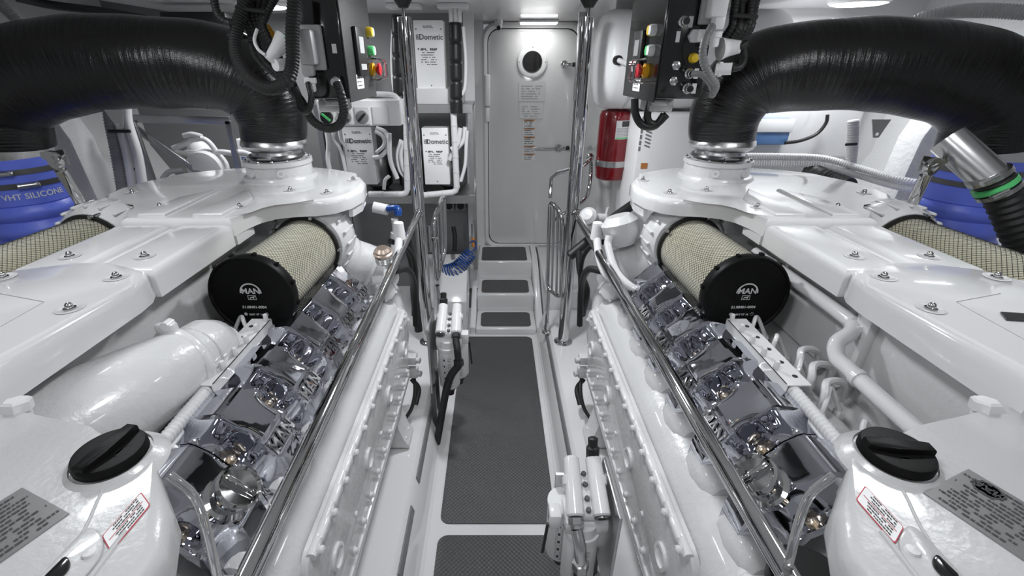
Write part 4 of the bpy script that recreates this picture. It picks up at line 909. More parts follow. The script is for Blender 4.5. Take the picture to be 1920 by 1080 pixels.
# ================================================================== CONTROL CABINETS
def cabinet(s):
    side = 'left' if s < 0 else 'right'
    x0, x1, y0, y1, z0, z1 = (.478, .60, 1.60, 1.92, 1.70, 2.30) if s < 0 else (.518, .665, 1.60, 1.96, 1.70, 2.30)
    def fp(px, py): q = P(px, py, X=s*(x0-.004)); return q.y, q.z
    def np_(px, py): q = P(px, py, Y=y0-.001); return abs(q.x), q.z
    z1 = ZC-.002
    t = thing('control_cabinet', 'black engine control cabinet hanging over the %s engine%s' % (side, ', with coloured buttons and round connectors' if s > 0 else ', speckled front with grey plug'), 'control cabinet', (s*.59, 1.78, ZC), 'engine control cabinets')
    mb = MB(); mb.bar(s*x0, s*x1, y0, y1, z0, z1, .006); mb.build('housing', 'black_gloss', t)
    mb = MB(); mb.bar(s*(x0-.004), s*x0, y0+.005, y1+.04, z0-.01, z1); mb.build('door_panel', 'speckled' if s < 0 else 'black_gloss', t)
    xf = s*(x0-.004); nd = V((-s, 0, 0)); xd = V((0, 1 if s < 0 else -1, 0)); up = V((0, 0, 1))
    def onface(y, z, d=0): return V((xf, y, z))+nd*d
    # display module
    yc, zc = fp(672, 98) if s < 0 else fp(1199, 103)
    mb = MB(); mb.box(onface(yc, zc, .007), (.014, .105, .15), None, .003); dm = mb.build('display_module', 'black', t)
    mb = MB(); mb.box(onface(yc, zc+.022, .0145), (.001, .055, .05)); mb.build('screen', 'screen' if s < 0 else 'grey_plastic', dm)
    for k in range(5):
        mb = MB(); mb.box(onface(yc-.028+.014*k, zc-.045, .0145), (.001, .008, .018)); mb.build('key', 'label_white', dm)
    lq = fp(675, 153) if s < 0 else fp(1194, 158)
    mb = MB(); mb.box(onface(*lq, .001), (.001, .09, .045)); lb = mb.build('type_label', 'label_white', t)
    mb = MB(); lines(mb, onface(*lq, .0016), xd, up, .075, .036, 3, seed=4); mb.build('label_print', 'label_ink', lb)
    for (yb, z), m1, nm in ((fp(688, 60) if s < 0 else fp(1226, 57), 'yellow', 'yellow'), (fp(691, 95) if s < 0 else fp(1222, 95), 'green', 'green')):
        for d, mm in ((0, m1), (1, 'label_white')):
            mb = MB(); c = onface(yb+.018*d*(1 if s < 0 else -1), z-.0, .0); mb.lathe([(.017, 0), (.017, .014), (.014, .02), (.001, .021)], c, nd, 20); o = mb.build('push_button', mm, t); o['label'] = ('%s half of a twin push button' % (nm if d == 0 else 'white'))
    # guarded emergency stop
    c = onface(*(fp(694, 130) if s < 0 else fp(1216, 133)), 0); mb = MB(); mb.lathe([(.022, 0), (.024, .012), (.012, .013), (.012, .026)], c+V((0, .012, 0)), nd, 28); es = mb.build('emergency_stop', 'amber', t)
    mb = MB(); mb.lathe([(.012, .02), (.022, .028), (.022, .036), (.001, .042)], c+V((0, .012, 0)), nd, 28); mb.build('stop_button', 'red', es)
    mb = MB()
    for dy in (-.03, -.012, .02, .036):
        q = c+V((0, dy, 0)); mb.tube([q+V((0, 0, .036)), q+nd*.05+V((0, 0, .032)), q+nd*.055, q+nd*.05-V((0, 0, .032)), q-V((0, 0, .036))], .0028, 8)
    mb.tube([c+V((0, -.03, .034))+nd*.03, c+V((0, .036, .034))+nd*.03], .0025, 6, smooth=False); mb.tube([c+V((0, -.03, -.034))+nd*.03, c+V((0, .036, -.034))+nd*.03], .0025, 6, smooth=False)
    mb.build('wire_guard', 'chrome', es)
    # near face (towards the camera)
    def nf(x, z, d=0): return V((s*x, y0-.001-d, z))
    if s > 0:
        for (px_, py_, kind) in ((1280, 41, 'c'), (1292, 68, 'c2'), (1299, 109, 'y'), (1267, 123, 'h'), (1291, 138, 'c'), (1262, 152, 'h'), (1287, 166, 'c'), (1271, 69, 'p')):
            x, z = np_(px_, py_)
            if kind == 'p': mb = MB(); mb.box(nf(x, z, .001), (.012, .001, .03)); mb.build('label', 'label_white', t); continue
            if kind == 'c2':
                mb = MB(); mb.lathe([(.020, 0), (.020, .015)], nf(x+.015, z-.0), (0, -1, 0), 6); mb.box(nf(x+.03, z, .02), (.034, .03, .034), None, .004); mb.build('square_plug', 'label_white', t); continue
            mb = MB()
            if kind == 'h': mb.lathe([(.014, 0), (.014, .006), (.010, .008), (0, .008)], nf(x, z), (0, -1, 0), 6); mb.build('hex_blanking_plug', 'steel', t)
            elif kind == 'y': mb.lathe([(.015, 0), (.015, .010), (.012, .014), (.012, .022), (0, .024)], nf(x, z), (0, -1, 0), 8); mb.build('yellow_gland', 'yellow', t)
            else:
                mb.lathe([(.016, 0), (.016, .010), (.012, .014), (.012, .028), (.010, .030)], nf(x, z), (0, -1, 0), 12); g = mb.build('round_connector', 'steel', t)
                mb = MB(); mb.lathe([(.010, .028), (.010, .034), (0, .034)], nf(x, z), (0, -1, 0), 12); mb.build('connector_cap', 'black', g)
                mb = MB(); mb.box(nf(x+.024, z, .001), (.014, .001, .03)); mb.build('label', 'label_white', t)
        px, pz = np_(1335, 2)
    else:
        mb = MB(); mb.box(nf(*np_(627, 91), .001), (.014, .001, .026)); mb.build('label', 'label_white', t)
        mb = MB(); mb.lathe([(.016, 0), (.016, .012), (.012, .014), (.012, .03)], nf(*np_(632, 154)), (0, -1, 0), 14); mb.build('cable_gland', 'steel', t)
        px, pz = np_(588, 90)
    # big industrial plug on a hood
    mb = MB(); mb.box(nf(px-.005, pz, .012), (.062, .02, .125), None, .006); fr = mb.build('socket_frame', 'mid_grey', t)
    mb = MB(); mb.box(nf(px, pz, .045), (.046, .055, .095), None, .008); mb.box(nf(px+.01, pz-.055, .045), (.034, .04, .05), None, .010); mb.build('plug_hood', 'mid_grey' if s < 0 else 'plastic_white', fr)
    mb = MB(); q = nf(px+.01, pz-.083, .045); mb.lathe([(.019, 0), (.019, -.015), (.014, -.017), (.014, -.035), (.011, -.04)], q, (0, 0, 1), 16); mb.build('cable_gland', 'plastic_white', fr)
    # fittings below
    mb = MB(); mb.box((s*.60, 1.83, z0-.03), (.09, .12, .05), None, .01); mb.box((s*.56, 1.70, z0-.015), (.05, .06, .02), None, .004); mb.build('underside_bracket', 'brushed', t)
cabinet(-1); cabinet(1)
def cable(name, label, pts, r, m='black_rubber', corr=True, pitch=.009, group=None, cat='cable'):
    mb = MB()
    if corr: mb.corr(pts, r, pitch, 12, .14)
    else: mb.tube(pts, r, 10, 8)
    return tag(mb.build(name, m), label, cat, group)
# cables of the left cabinet
cable('corrugated_cable', 'thick black corrugated conduit from the ceiling looping behind the grey plug', [P(553, -20, Y=1.52), P(548, 60, Y=1.50), P(548, 120, Y=1.48), P(535, 155, Y=1.46), P(500, 165, Y=1.48), P(462, 140, Y=1.52), P(442, 95, Y=1.56), P(448, 40, Y=1.6), P(470, -20, Y=1.62)], .020)
cable('corrugated_cable', 'black corrugated loop from the grey plug down to the left exhaust', [P(578, 155, Y=1.54), P(584, 185, Y=1.52), P(577, 208, Y=1.52), P(565, 205, Y=1.55), P(558, 180, Y=1.60), P(545, 165, Y=1.64)], .010)
cable('corrugated_cable', 'black corrugated loop hanging under the left cabinet', [P(632, 156, Y=1.56), P(640, 180, Y=1.54), P(645, 210, Y=1.55), P(635, 235, Y=1.57), P(610, 240, Y=1.60), P(585, 225, Y=1.62), P(565, 190, Y=1.66), P(545, 165, Y=1.70)], .015)
for i, (a, b, c, d, e) in enumerate(((440, 455, 470, 500, 535), (452, 463, 478, 512, 545), (466, 474, 488, 520, 552), (480, 482, 495, 524, 556), (495, 490, 500, 530, 560), (515, 498, 490, 505, 545))):
    cable('corrugated_cable', ['leftmost', 'second from left', 'third from left', 'fourth from left', 'fifth from left', 'rightmost'][i]+' black corrugated cable in the bundle hanging left of the left cabinet', [P(a+10, -20, Y=1.66), P(b, 30, Y=1.64), P(c, 65, Y=1.64), P(c+10+i*3, 105, Y=1.66), P(e-8, 150+i*3, Y=1.72)], .012, group='cables in the left hanging bundle')
cable('corrugated_cable', 'black corrugated cable looping at the far upper left of the bundle', [P(398, -20, Y=1.62), P(408, 25, Y=1.60), P(428, 42, Y=1.58), P(450, 36, Y=1.60), P(465, 5, Y=1.64), P(470, -30, Y=1.66)], .012)
for x, y, w_ in ((470, 18, .10), (455, 70, .06)):
    a = P(x-28, y-4, Y=1.60); b = P(x+28, y+4, Y=1.60); tag(MB().tube([a, b], .006, 8, smooth=False).build('cable_tie', 'black'), '%s black cable tie around the bundle left of the left cabinet' % ('upper' if y < 40 else 'lower'), 'cable tie')
t = thing('plug_connector', 'white angled plug with green clip behind the left cable bundle', 'plug', P(515, 95, Y=1.60))
mb = MB(); mb.tube([P(503, 112, Y=1.58), P(520, 92, Y=1.60), P(535, 75, Y=1.62)], [.014, .022, .034], 16); mb.build('plug_body', 'plastic_white', t)
mb = MB(); mb.tube([P(516, 122, Y=1.58), P(540, 120, Y=1.62)], .018, 14, smooth=False); mb.build('side_body', 'plastic_white', t)
mb = MB(); mb.tube([P(532, 66, Y=1.60), P(540, 74, Y=1.59)], .006, 8, smooth=False); mb.build('clip', 'green', t)
cable('yellow_sleeve', 'short yellow spiral sleeve behind the left cable bundle', [P(495, 52, Y=1.75), P(503, 65, Y=1.74), P(512, 78, Y=1.72)], .022, 'amber', True, .012, cat='sleeve')
cable('white_cable', 'thin white cable curving through the left cable bundle', [P(482, 55, Y=1.60), P(477, 75, Y=1.58), P(484, 92, Y=1.57), P(497, 103, Y=1.57)], .005, 'plastic_white', False)
# cables of the right cabinet
for i, (a, c, e) in enumerate(((1382, 1372, 1352), (1392, 1385, 1366), (1402, 1395, 1378), (1412, 1402, 1388), (1422, 1408, 1392), (1398, 1388, 1372))):
    cable('corrugated_cable', ['leftmost', 'second from left', 'fourth from left', 'fifth from left', 'rightmost', 'third from left'][i]+' black corrugated cable in the bundle hanging right of the right cabinet', [P(a, -20, Y=1.66), P(c+4, 25, Y=1.64+.01*(i % 3)), P(c, 50, Y=1.64), P(e, 78, Y=1.66)], .013, group='cables in the right hanging bundle')
tag(MB().tube([P(1374, 28, Y=1.61), P(1420, 32, Y=1.61)], .006, 8, smooth=False).build('cable_tie', 'black'), 'black cable tie around the bundle right of the right cabinet', 'cable tie')
cable('grey_conduit_loop', 'grey corrugated lead from the white plug curving down the right cabinet', [P(1336, 48, Y=1.52), P(1322, 75, Y=1.50), P(1318, 110, Y=1.50), P(1330, 140, Y=1.50), P(1342, 160, Y=1.52), P(1335, 178, Y=1.56)], .012, 'grey_plastic')
cable('grey_lead', 'short grey lead from the lower round connector of the right cabinet', [P(1298, 138, Y=1.55), P(1315, 140, Y=1.53), P(1330, 155, Y=1.53), P(1338, 172, Y=1.55)], .009, 'grey_plastic', False)
for i, (pts) in enumerate(([(1190, 185), (1192, 215), (1205, 235), (1228, 236), (1245, 215)], [(1220, 188), (1214, 215), (1218, 230), (1232, 232), (1250, 215)])):
    cable('black_cable', '%s black cable looping under the right cabinet' % ('outer' if i == 0 else 'inner'), [P(a, b, Y=1.80) for a, b in pts], .014, 'black', False)
t = thing('plug_connector', 'upper white elbow plug beside the right cabinet', 'plug', P(1365, 85, Y=1.62))
mb = MB(); mb.tube([P(1350, 92, Y=1.62), P(1365, 90, Y=1.62), P(1388, 88, Y=1.60)], [.034, .026, .018], 16); mb.build('plug_body', 'plastic_white', t)
mb = MB(); mb.tube([P(1388, 88, Y=1.60), P(1400, 80, Y=1.60)], .010, 12, smooth=False); mb.build('boot', 'black', t)
t = thing('plug_connector', 'lower white straight plug beside the right cabinet', 'plug', P(1360, 130, Y=1.62))
mb = MB(); mb.tube([P(1342, 130, Y=1.62), P(1372, 129, Y=1.60)], .018, 14, smooth=False); mb.cyl(P(1345, 130, Y=1.62), P(1352, 130, Y=1.62), .022); mb.build('plug_body', 'plastic_white', t)
cable('black_cable', 'black cable from the lower white plug beside the right cabinet', [P(1372, 129, Y=1.60), P(1388, 125, Y=1.60), P(1395, 110, Y=1.62), P(1392, 88, Y=1.64)], .011)

# ================================================================== LEFT BACK: RACK WITH AIR CONDITIONING UNITS
YR = 2.92
rk = thing('equipment_rack', 'steel angle rack holding the white chiller boxes left of the door', 'rack', (-.65, YR, .9))
def zat(py, Y): return P(900, py, Y=Y).z
zs1, zs2 = zat(196, YR-.05), zat(366, YR-.05)
rx0, rx1 = P(595, 200, Y=YR-.05).x-.02, P(886, 200, Y=YR-.05).x
for nm, z, h_ in (('shelf', zs1, .045), ('shelf', zs2, .05)):
    mb = MB(); mb.bar(rx0, rx1, YR-.06, YR+.28, z-.012, z); mb.bar(rx0, rx1, YR-.066, YR-.06, z-h_, z+.002); mb.build(nm, 'brushed', rk)
for x in (rx0+.015, rx1-.015):
    for y in (YR-.045, YR+.26): mb = MB(); mb.bar(x-.015, x+.015, y-.015, y+.015, zs2-.65 if y > YR else zs2, zs1-.013); mb.build('upright', 'brushed', rk)
def chiller(px0, py0, px1, py1, label, Y=YR-.04):
    a = P(px0, py0, Y=Y); b = P(px1, py1, Y=Y); c = (a+b)/2; W = b.x-a.x; H = a.z-b.z
    t = thing('chiller_box', label, 'chiller unit', (c.x, Y, b.z), 'white chiller boxes on the rack')
    mb = MB(); mb.box(c+V((0, .05, 0)), (W, .10, H), None, .003); bx = mb.build('case', 'plastic_white', t)
    mb = MB(); mb.text('Dometic', c+V((W*.08, -.0005, H*.27)), (1, 0, 0), (0, 0, 1), .038); mb.build('brand_lettering', 'label_ink', bx); mb = MB(); q = c+V((-W*.36, -.0005, H*.27))
    for (u0, u1, v0, v1) in ((-.012, .012, .009, .012), (-.012, .012, -.012, -.009), (-.012, -.009, -.009, .009), (.009, .012, -.009, .009), (-.009, .009, -.002, .001), (-.002, .001, -.009, .009)):
        mb.add([q+V((u, -.0006, v)) for u, v in ((u0, v0), (u1, v0), (u1, v1), (u0, v1))], [(0, 1, 2, 3)])
    mb.build('brand_emblem', 'label_ink', bx); mb = MB()
    lines(mb, c+V((0, -.0005, H*.41)), (1, 0, 0), (0, 0, 1), W*.35, H*.04, 2, .9, .5, seed=8)
    lines(mb, c+V((0, -.0005, -H*.02)), (1, 0, 0), (0, 0, 1), W*.62, H*.24, 7, .7, .35, seed=9)
    lines(mb, c+V((0, -.0005, H*.10)), (1, 0, 0), (0, 0, 1), W*.8, H*.03, 1, .8, .7, seed=10); mb.build('case_print', 'label_ink', bx)
    for u, v in ((-.42, .38), (.42, .38), (0, -.44)): mb = MB(); mb.lathe([(.004, 0), (.003, .002), (0, .002)], c+V((u*W, 0, v*H)), (0, -1, 0), 10); mb.build('screw', 'dark_steel', bx)
chiller(774, 38, 836, 168, 'white chiller box on the upper rack shelf, beside the left pole', YR-.02)
chiller(640, 238, 708, 346, 'white chiller box at the left end of the lower rack shelf')
chiller(790, 240, 844, 346, 'white chiller box at the right end of the lower rack shelf')
# body behind the upper box, and lower machinery
mb = MB(); a = P(785, 172, Y=YR); mb.bar(a.x-.02, a.x+.26, YR-.05, YR+.22, zs1+.002, zs1+.085, .004); o = mb.build('switch_box', 'satin_white'); tag(o, 'low white box with one round button under the upper chiller box', 'box')
mb = MB(); mb.bar(-1.02, -.93, YR+.15, YR+.25, zs1+.001, zs1+.30, .01); tag(mb.build('relay_box', 'black'), 'dark relay box on the upper shelf behind the left cabinet', 'box')
for i, (x, z) in enumerate(((-.78, zs2+.16), (-.56, zs2+.15), (-.30, zs2+.16))):
    t = thing('chiller_pump', 'dark rounded compressor %s on the lower rack shelf' % ['behind the left chiller box', 'between the two chiller boxes', 'behind the right chiller box'][i], 'compressor', (x, YR+.12, zs2))
    mb = MB(); mb.lathe([(.05, 0), (.085, .03), (.09, .12), (.08, .2), (.05, .24), (.001, .25)], (x, YR+.14, zs2+.001), (0, 0, 1), 24); mb.build('shell', 'dark_steel', t)
# white hoses round the lower boxes
hs = [[(628, 238), (625, 260), (640, 285), (650, 330)], [(612, 240), (616, 270), (615, 300), (622, 335), (624, 361)], [(636, 242), (640, 262), (648, 275)], [(705, 240), (724, 250), (728, 275), (715, 292), (700, 296)], [(703, 246), (718, 256), (720, 272), (706, 286)],
      [(730, 250), (732, 300), (745, 335)], [(752, 262), (745, 290), (750, 320), (765, 338)], [(758, 265), (752, 290), (757, 318), (768, 330)], [(720, 355), (722, 338), (730, 330)], [(872, 238), (868, 265), (850, 285), (843, 300)], [(876, 245), (874, 275), (872, 310), (864, 340)], [(863, 240), (858, 270), (846, 280)]]
hl = ['thick white hose dropping just left of the left lower chiller box', 'leftmost thin white hose at the left end of the lower rack shelf', 'short white hose entering the left side of the left lower chiller box', 'thin outer white hose curling right of the left lower chiller box', 'thick inner white hose curling right of the left lower chiller box', 'white hose falling straight between the left lower chiller box and the pole', 'outer of two white hoses bowed against the left pole', 'inner of two white hoses bowed against the left pole', 'short white elbow hose on the pipe under the left chiller box', 'white hose curling off the top right of the right lower chiller box', 'long white hose at the right end of the lower rack shelf', 'short white hose joining the right side of the right lower chiller box']
for i, h in enumerate(hs):
    cable('white_hose', hl[i], [P(a, b, Y=YR-.075-.012*(i % 3)) for a, b in h], .014 if i % 2 else .011, 'pipe_white', False, group='white hoses on the rack', cat='hose')
def wpipe(label, pts, r=.019, bands=()):
    t = thing('insulated_pipe', label, 'pipe', pts[0]); mb = MB(); q = []
    for i, p in enumerate(pts):
        if 0 < i < len(pts)-1: a = (pts[i-1]-p).normalized(); b = (pts[i+1]-p).normalized(); q += [p+a*.03, p+a*.009+b*.009, p+b*.03]
        else: q.append(p)
    mb.tube(q, r, 14, smooth=False); mb.build('tube', 'pipe_white', t)
    for i in range(len(pts)-1):
        L = (pts[i+1]-pts[i]).length
        for k in range(1, int(L/.09)+1):
            f = k*.09/L
            if f < .95: p = pts[i].lerp(pts[i+1], f); d = (pts[i+1]-pts[i]).normalized(); mb = MB(); mb.lathe([(r+.0015, -.003), (r+.0015, .003)], p, d, 14); mb.build('tape_band', 'conduit', t)
YF = YR-.10
wpipe('white taped pipe below the left chiller box turning up at the pole', [P(692, 364, Y=YF), P(764, 364, Y=YF), P(762, 205, Y=YF)])
wpipe('white taped pipe dropping from the black lagging right of the pole', [P(850, 205, Y=YF), P(857, 360, Y=YF), P(795, 366, Y=YF)])
for i, (x, y1, lab) in enumerate(((748, 205, 'black lagged pipe tied with bands just left of the left pole'), (855, 212, 'black lagged pipe tied with bands right of the upper chiller box'))):
    t = thing('lagged_pipe', lab, 'pipe', P(x, 40, Y=YF)); a = P(x-2, 42 if i else 28, Y=YF); b = P(x+ (1 if i else 2), y1, Y=YF)
    mb = MB(); n_ = 12; pts = []; rs = []
    for k in range(n_*4+1): f = k/(n_*4); pts.append(a.lerp(b, f)); rs.append(.036-.007*(1 if (k % 10 == 0) else 0))
    mb.tube(pts, rs, 16, 2, smooth=False); mb.build('lagging', 'black', t)
    if i: mb = MB(); [mb.cyl(a+V((q, 0, .0)), V((a.x+q, a.y, ZC-.002)), .012) for q in (-.02, .004, .026)]; mb.build('pipe_tails', 'pipe_white', t)
for x0, x1 in ((728, 790), (822, 878)):
    a = P(x0, 28, Y=YF); b = P(x1, 28, Y=YF); mb = MB(); mb.bar(a.x, b.x, YF-.06, YF+.06, ZC-.022, ZC-.001, .004); tag(mb.build('ceiling_plate', 'satin_white'), 'white ceiling collar plate above the %s black lagged pipe' % ('left' if x0 < 800 else 'right'), 'plate')
cable('white_cable', 'white cable beside the left black lagged pipe', [P(737, 55, Y=YF), P(735, 110, Y=YF), P(738, 160, Y=YF), P(745, 190, Y=YF)], .010, 'pipe_white', False)
cable('white_cable', 'white cable hanging right of the right black lagged pipe', [P(868, 50, Y=YF), P(873, 110, Y=YF), P(872, 160, Y=YF), P(866, 178, Y=YF)], .010, 'pipe_white', False)
# isolator switch box
ys = 2.62
a = P(592, 188, Y=ys); b = P(752, 236, Y=ys)
t = thing('isolator_panel', 'white switch panel with dark rotary isolators under the left cabinet', 'switch panel', ((a.x+b.x)/2, ys, b.z))
mb = MB(); mb.bar(a.x, b.x, ys, ys+.16, b.z, a.z, .006); mb.build('box', 'plastic_white', t)
for i, (x0, x1) in enumerate(((597, 629), (632, 662), (664, 695), (697, 730))):
    p = P(x0, 200, Y=ys-.004); q = P(x1, 233, Y=ys-.004); c = (p+q)/2; mb = MB(); mb.box(c, (abs(q.x-p.x), .012, abs(p.z-q.z)), None, .003); pl = mb.build('switch_plate', 'satin_white', t)
    if i < 3:
        mb = MB(); c = c+V((0, -.006, -.008)); mb.lathe([(.034, 0), (.034, .006), (.030, .009), (.001, .009)], c, (0, -1, 0), 28); rt = mb.build('rotary_switch', 'grey_plastic' if i else 'black', pl)
        mb = MB(); R = Matrix.Rotation(math.radians(40 if i < 2 else -45), 3, 'Y'); mb.box(c+V((0, -.014, 0)), (.056, .014, .013), R, .004); mb.build('switch_handle', 'green' if i == 0 else 'black', rt)
for i in range(3):
    cable('grey_cable', ['front', 'middle', 'rearmost'][i]+' white cable lying on top of the isolator switch panel', [P(650, 184-i*3, Y=ys+.05+.03*i), P(690, 178-i*2, Y=ys+.07+.03*i), P(735, 180-i*2, Y=ys+.06+.03*i), P(750, 188-i, Y=ys+.08+.03*i)], .008, 'pipe_white', False, group='cables on the switch panel')
# stainless frame and pump at the far left
Yf = 2.60
t = thing('steel_frame', 'welded stainless frame with a diagonal brace behind the left engine', 'frame', P(270, 330, Y=Yf))
def fbar(a, b, wd=.028, nm='bar'):
    d = (b-a); L = d.length; dn = d.normalized(); yy = V((0, 1, 0)); up = yy.cross(dn).normalized(); R = Matrix((dn, dn.cross(up)*-1, up)).transposed()
    mb = MB(); mb.box((a+b)/2, (L, .02, wd), R, .003); mb.build(nm, 'brushed', t)
fbar(P(232, 222, Y=Yf), P(432, 226, Y=Yf), .04, 'top_bar'); fbar(P(245, 228, Y=Yf-.02), P(288, 350, Y=Yf-.02), .05, 'upright'); fbar(P(428, 226, Y=Yf), P(452, 340, Y=Yf), .035, 'upright'); fbar(P(250, 238, Y=Yf+.02), P(380, 328, Y=Yf+.02), .035, 'brace')
fbar(P(440, 320, Y=Yf), P(520, 310, Y=Yf+.1), .03, 'bar')
zf = P(398, 310, Y=2.72).z-.105; xa, xb = P(245, 300, Y=Yf).x, P(452, 300, Y=2.85).x+.25
mb = MB(); mb.bar(xa, xb, Yf-.01, 3.0, zf-.02, zf); mb.build('shelf', 'brushed', t)
for x in (xa+.02, xb-.02):
    mb = MB(); mb.bar(x-.02, x+.02, 2.94, 2.98, LED, zf-.02); mb.build('leg', 'brushed', t)
t = thing('water_pump', 'small white water pump with hoses inside the stainless frame', 'pump', P(385, 310, Y=2.75))
mb = MB(); c = P(372, 278, Y=2.75); mb.lathe([(.04, -.12), (.06, -.11), (.065, -.04), (.09, -.03), (.09, -.015), (.06, 0), (.045, .05), (.02, .07)], c, (0, 0, 1), 28); mb.build('pump_body', 'plastic_white', t)
mb = MB(); c2 = P(398, 310, Y=2.72); mb.lathe([(.10, 0), (.10, -.09), (.05, -.11)], c2, (0, 1, .1), 28); mb.build('motor', 'satin_white', t)
mb = MB(); mb.lathe([(.02, 0), (.02, .004), (0, .004)], c2, (0, -1, 0), 16); mb.build('motor_badge', 'grey_plastic', t)
for pts in ([(325, 278), (350, 268), (362, 262), (385, 262), (405, 285), (410, 315)], [(330, 285), (370, 292), (410, 285), (440, 288)], [(345, 255), (360, 252), (378, 256)], [(305, 335), (318, 322), (345, 318)]):
    mb = MB(); mb.tube([P(a, b, Y=2.68) for a, b in pts], .015, 12); mb.build('hose', 'pipe_white', t)
cable('white_hose', 'white hose arching beside the cartoned box behind the left exhaust neck', [P(448, 286, Y=2.62), P(468, 290, Y=2.62), P(474, 310, Y=2.62), P(472, 335, Y=2.62)], .018, 'pipe_white', False, cat='hose')
a = P(442, 268, Y=2.85); mb = MB(); mb.bar(a.x-.01, a.x+.21, a.y, a.y+.12, zf+.001, a.z+.02, .004); t = thing('chiller_box', 'white box lettered in blue, partly hidden behind the left exhaust neck', 'chiller unit', a)
mb.build('case', 'plastic_white', t)
mb = MB(); mb.text('Dometic', a+V((.10, -.0012, -.10)), (1, 0, 0), (0, 0, 1), .05); mb.build('case_print', 'blue_air', t)
# conduits on the left hull
for i, (x, m_, r, cr) in enumerate(((208, 'grey_conduit', .030, True), (224, 'pipe_white', .022, False), (240, 'pipe_white', .022, False))):
    cable('hull_conduit', ['grey corrugated conduit clipped to the left hull frame', 'inner white pipe strapped beside the grey conduit on the left hull', 'outer white pipe strapped beside the steel frame on the left hull'][i], [P(x-4, 190, Y=2.42), P(x, 230, Y=2.40), P(x+12+i*3, 290, Y=2.36), P(x+24+i*3, 365, Y=2.32), P(x+34+i*3, 440, Y=2.25), V((P(x+34+i*3, 440, Y=2.25).x, 2.2, LED))], r, m_, cr, .014, cat='pipe')
for y_ in (246, 317, 341):
    tag(MB().tube([P(204+ (y_-246)*.2, y_, Y=2.35), P(244+(y_-246)*.2, y_, Y=2.35)], .008, 8, smooth=False).build('cable_tie', 'black'), '%s black strap around the pipes on the left hull' % {246: 'top', 317: 'middle', 341: 'lowest'}[y_], 'strap')
# upper left clutter: black air line and grey conduit above the exhaust
cable('black_cable', 'black cable bundle along the hull above the left exhaust pipe', [P(30, -5, Y=2.3), P(100, 10, Y=2.4), P(200, 22, Y=2.5), P(290, 38, Y=2.6)], .018, 'black', False)
cable('grey_conduit_run', 'grey corrugated conduit at the top left corner', [P(-5, 5, Y=2.0), P(15, 20, Y=2.0), P(40, 45, Y=2.0), P(60, 70, Y=2.0)], .022, 'grey_conduit', cat='conduit')
mb = MB(); a = P(300, 30, Y=2.75); mb.bar(a.x, a.x+.34, 2.75, 2.85, a.z-.07, a.z+.02, .005); tag(mb.build('dark_module', 'black'), 'long ribbed dark module above the left exhaust pipe', 'module')
cable('grey_conduit_run', 'grey corrugated conduit along the hull above the right exhaust pipe', [P(1700, 50, Y=2.2), P(1735, 32, Y=2.15), P(1790, 22, Y=2.1), P(1850, 20, Y=2.0), P(1930, 24, Y=1.9)], .026, 'conduit', cat='conduit')

# ================================================================== RIGHT BACK
# drum over the extinguisher
t = thing('white_drum', 'big white cylindrical tank under the ceiling right of the door', 'tank', (.95, 2.78, 1.8))
c = P(1113, 110, Y=2.74); mb = MB(); mb.lathe([(.001, -.03), (.12, -.02), (.21, .0), (.235, .03), (.24, .06), (.24, .9)], (c.x+.03, 2.74, 1.82), (1, 0, 0), 48); mb.build('shell', 'plastic_white', t)
mb = MB(); mb.lathe([(.2405, .13), (.2425, .14), (.2405, .15)], (c.x+.03, 2.74, 1.82), (1, 0, 0), 48); mb.build('seam', 'conduit', t)
q = P(1158, 113, Y=2.50); mb = MB(); mb.lathe([(.022, -.01), (.022, .01), (.014, .012)], q, (.3, -1, 0), 18); mb.build('grommet', 'black', t)
cable('white_cable', 'short white lead from the grommet of the white drum to the right cabinet', [P(1160, 113, Y=2.49), P(1172, 118, Y=2.45), P(1195, 128, Y=2.3)], .012, 'pipe_white', False)
# extinguisher
c = P(1146, 345, Y=2.72); xe = c.x+.0; z0 = P(1146, 340, Y=2.72).z; R = .093
t = thing('fire_extinguisher', 'large deep red fire extinguisher cylinder strapped to the bulkhead right of the door', 'fire extinguisher', (xe, 2.78, z0))
mb = MB(); mb.lathe([(.001, .006), (.06, 0), (.082, .01), (.088, .03), (.088, .06), (R, .075), (R, .365), (.085, .39), (.04, .405), (.025, .408)], (xe, 2.78, z0), (0, 0, 1), 40); mb.build('cylinder', 'fire_red', t)
mb = MB(); mb.lathe([(R+.002, .085), (R+.004, .087), (R+.004, .118), (R+.002, .12)], (xe, 2.78, z0), (0, 0, 1), 40); mb.box((xe+R+.01, 2.76, z0+.10), (.03, .03, .04), None, .004); mb.build('strap', 'steel', t)
def wrap(x, y, R, z0_, z1_, a0, a1, off=.0012, n=8):
    vs = []; fs = []
    for i in range(n+1):
        a = a0+(a1-a0)*i/n
        for z in (z0_, z1_):
            vs.append(V((x+math.cos(a)*(R+off), y+math.sin(a)*(R+off), z)))
    for i in range(n): fs.append((2*i, 2*i+2, 2*i+3, 2*i+1))
    return vs, fs
D = math.radians
mb = MB(); mb.add(*wrap(xe, 2.78, R, z0+.245, z0+.345, D(-100), D(-20))); lb = mb.build('label', 'label_white', t)
mb = MB(); mb.add(*wrap(xe, 2.78, R, z0+.312, z0+.342, D(-80), D(-40), .002)); mb.build('label_header', 'label_ink', lb)
mb = MB(); mb.add(*wrap(xe, 2.78, R, z0+.248, z0+.255, D(-98), D(-22), .002)); mb.build('label_stripe', 'green', lb)
mb = MB(); [mb.add(*wrap(xe, 2.78, R, z0+.262+.008*k, z0+.265+.008*k, D(-96), D(-50), .002)) for k in range(6)]; mb.build('label_print', 'mid_grey', lb)
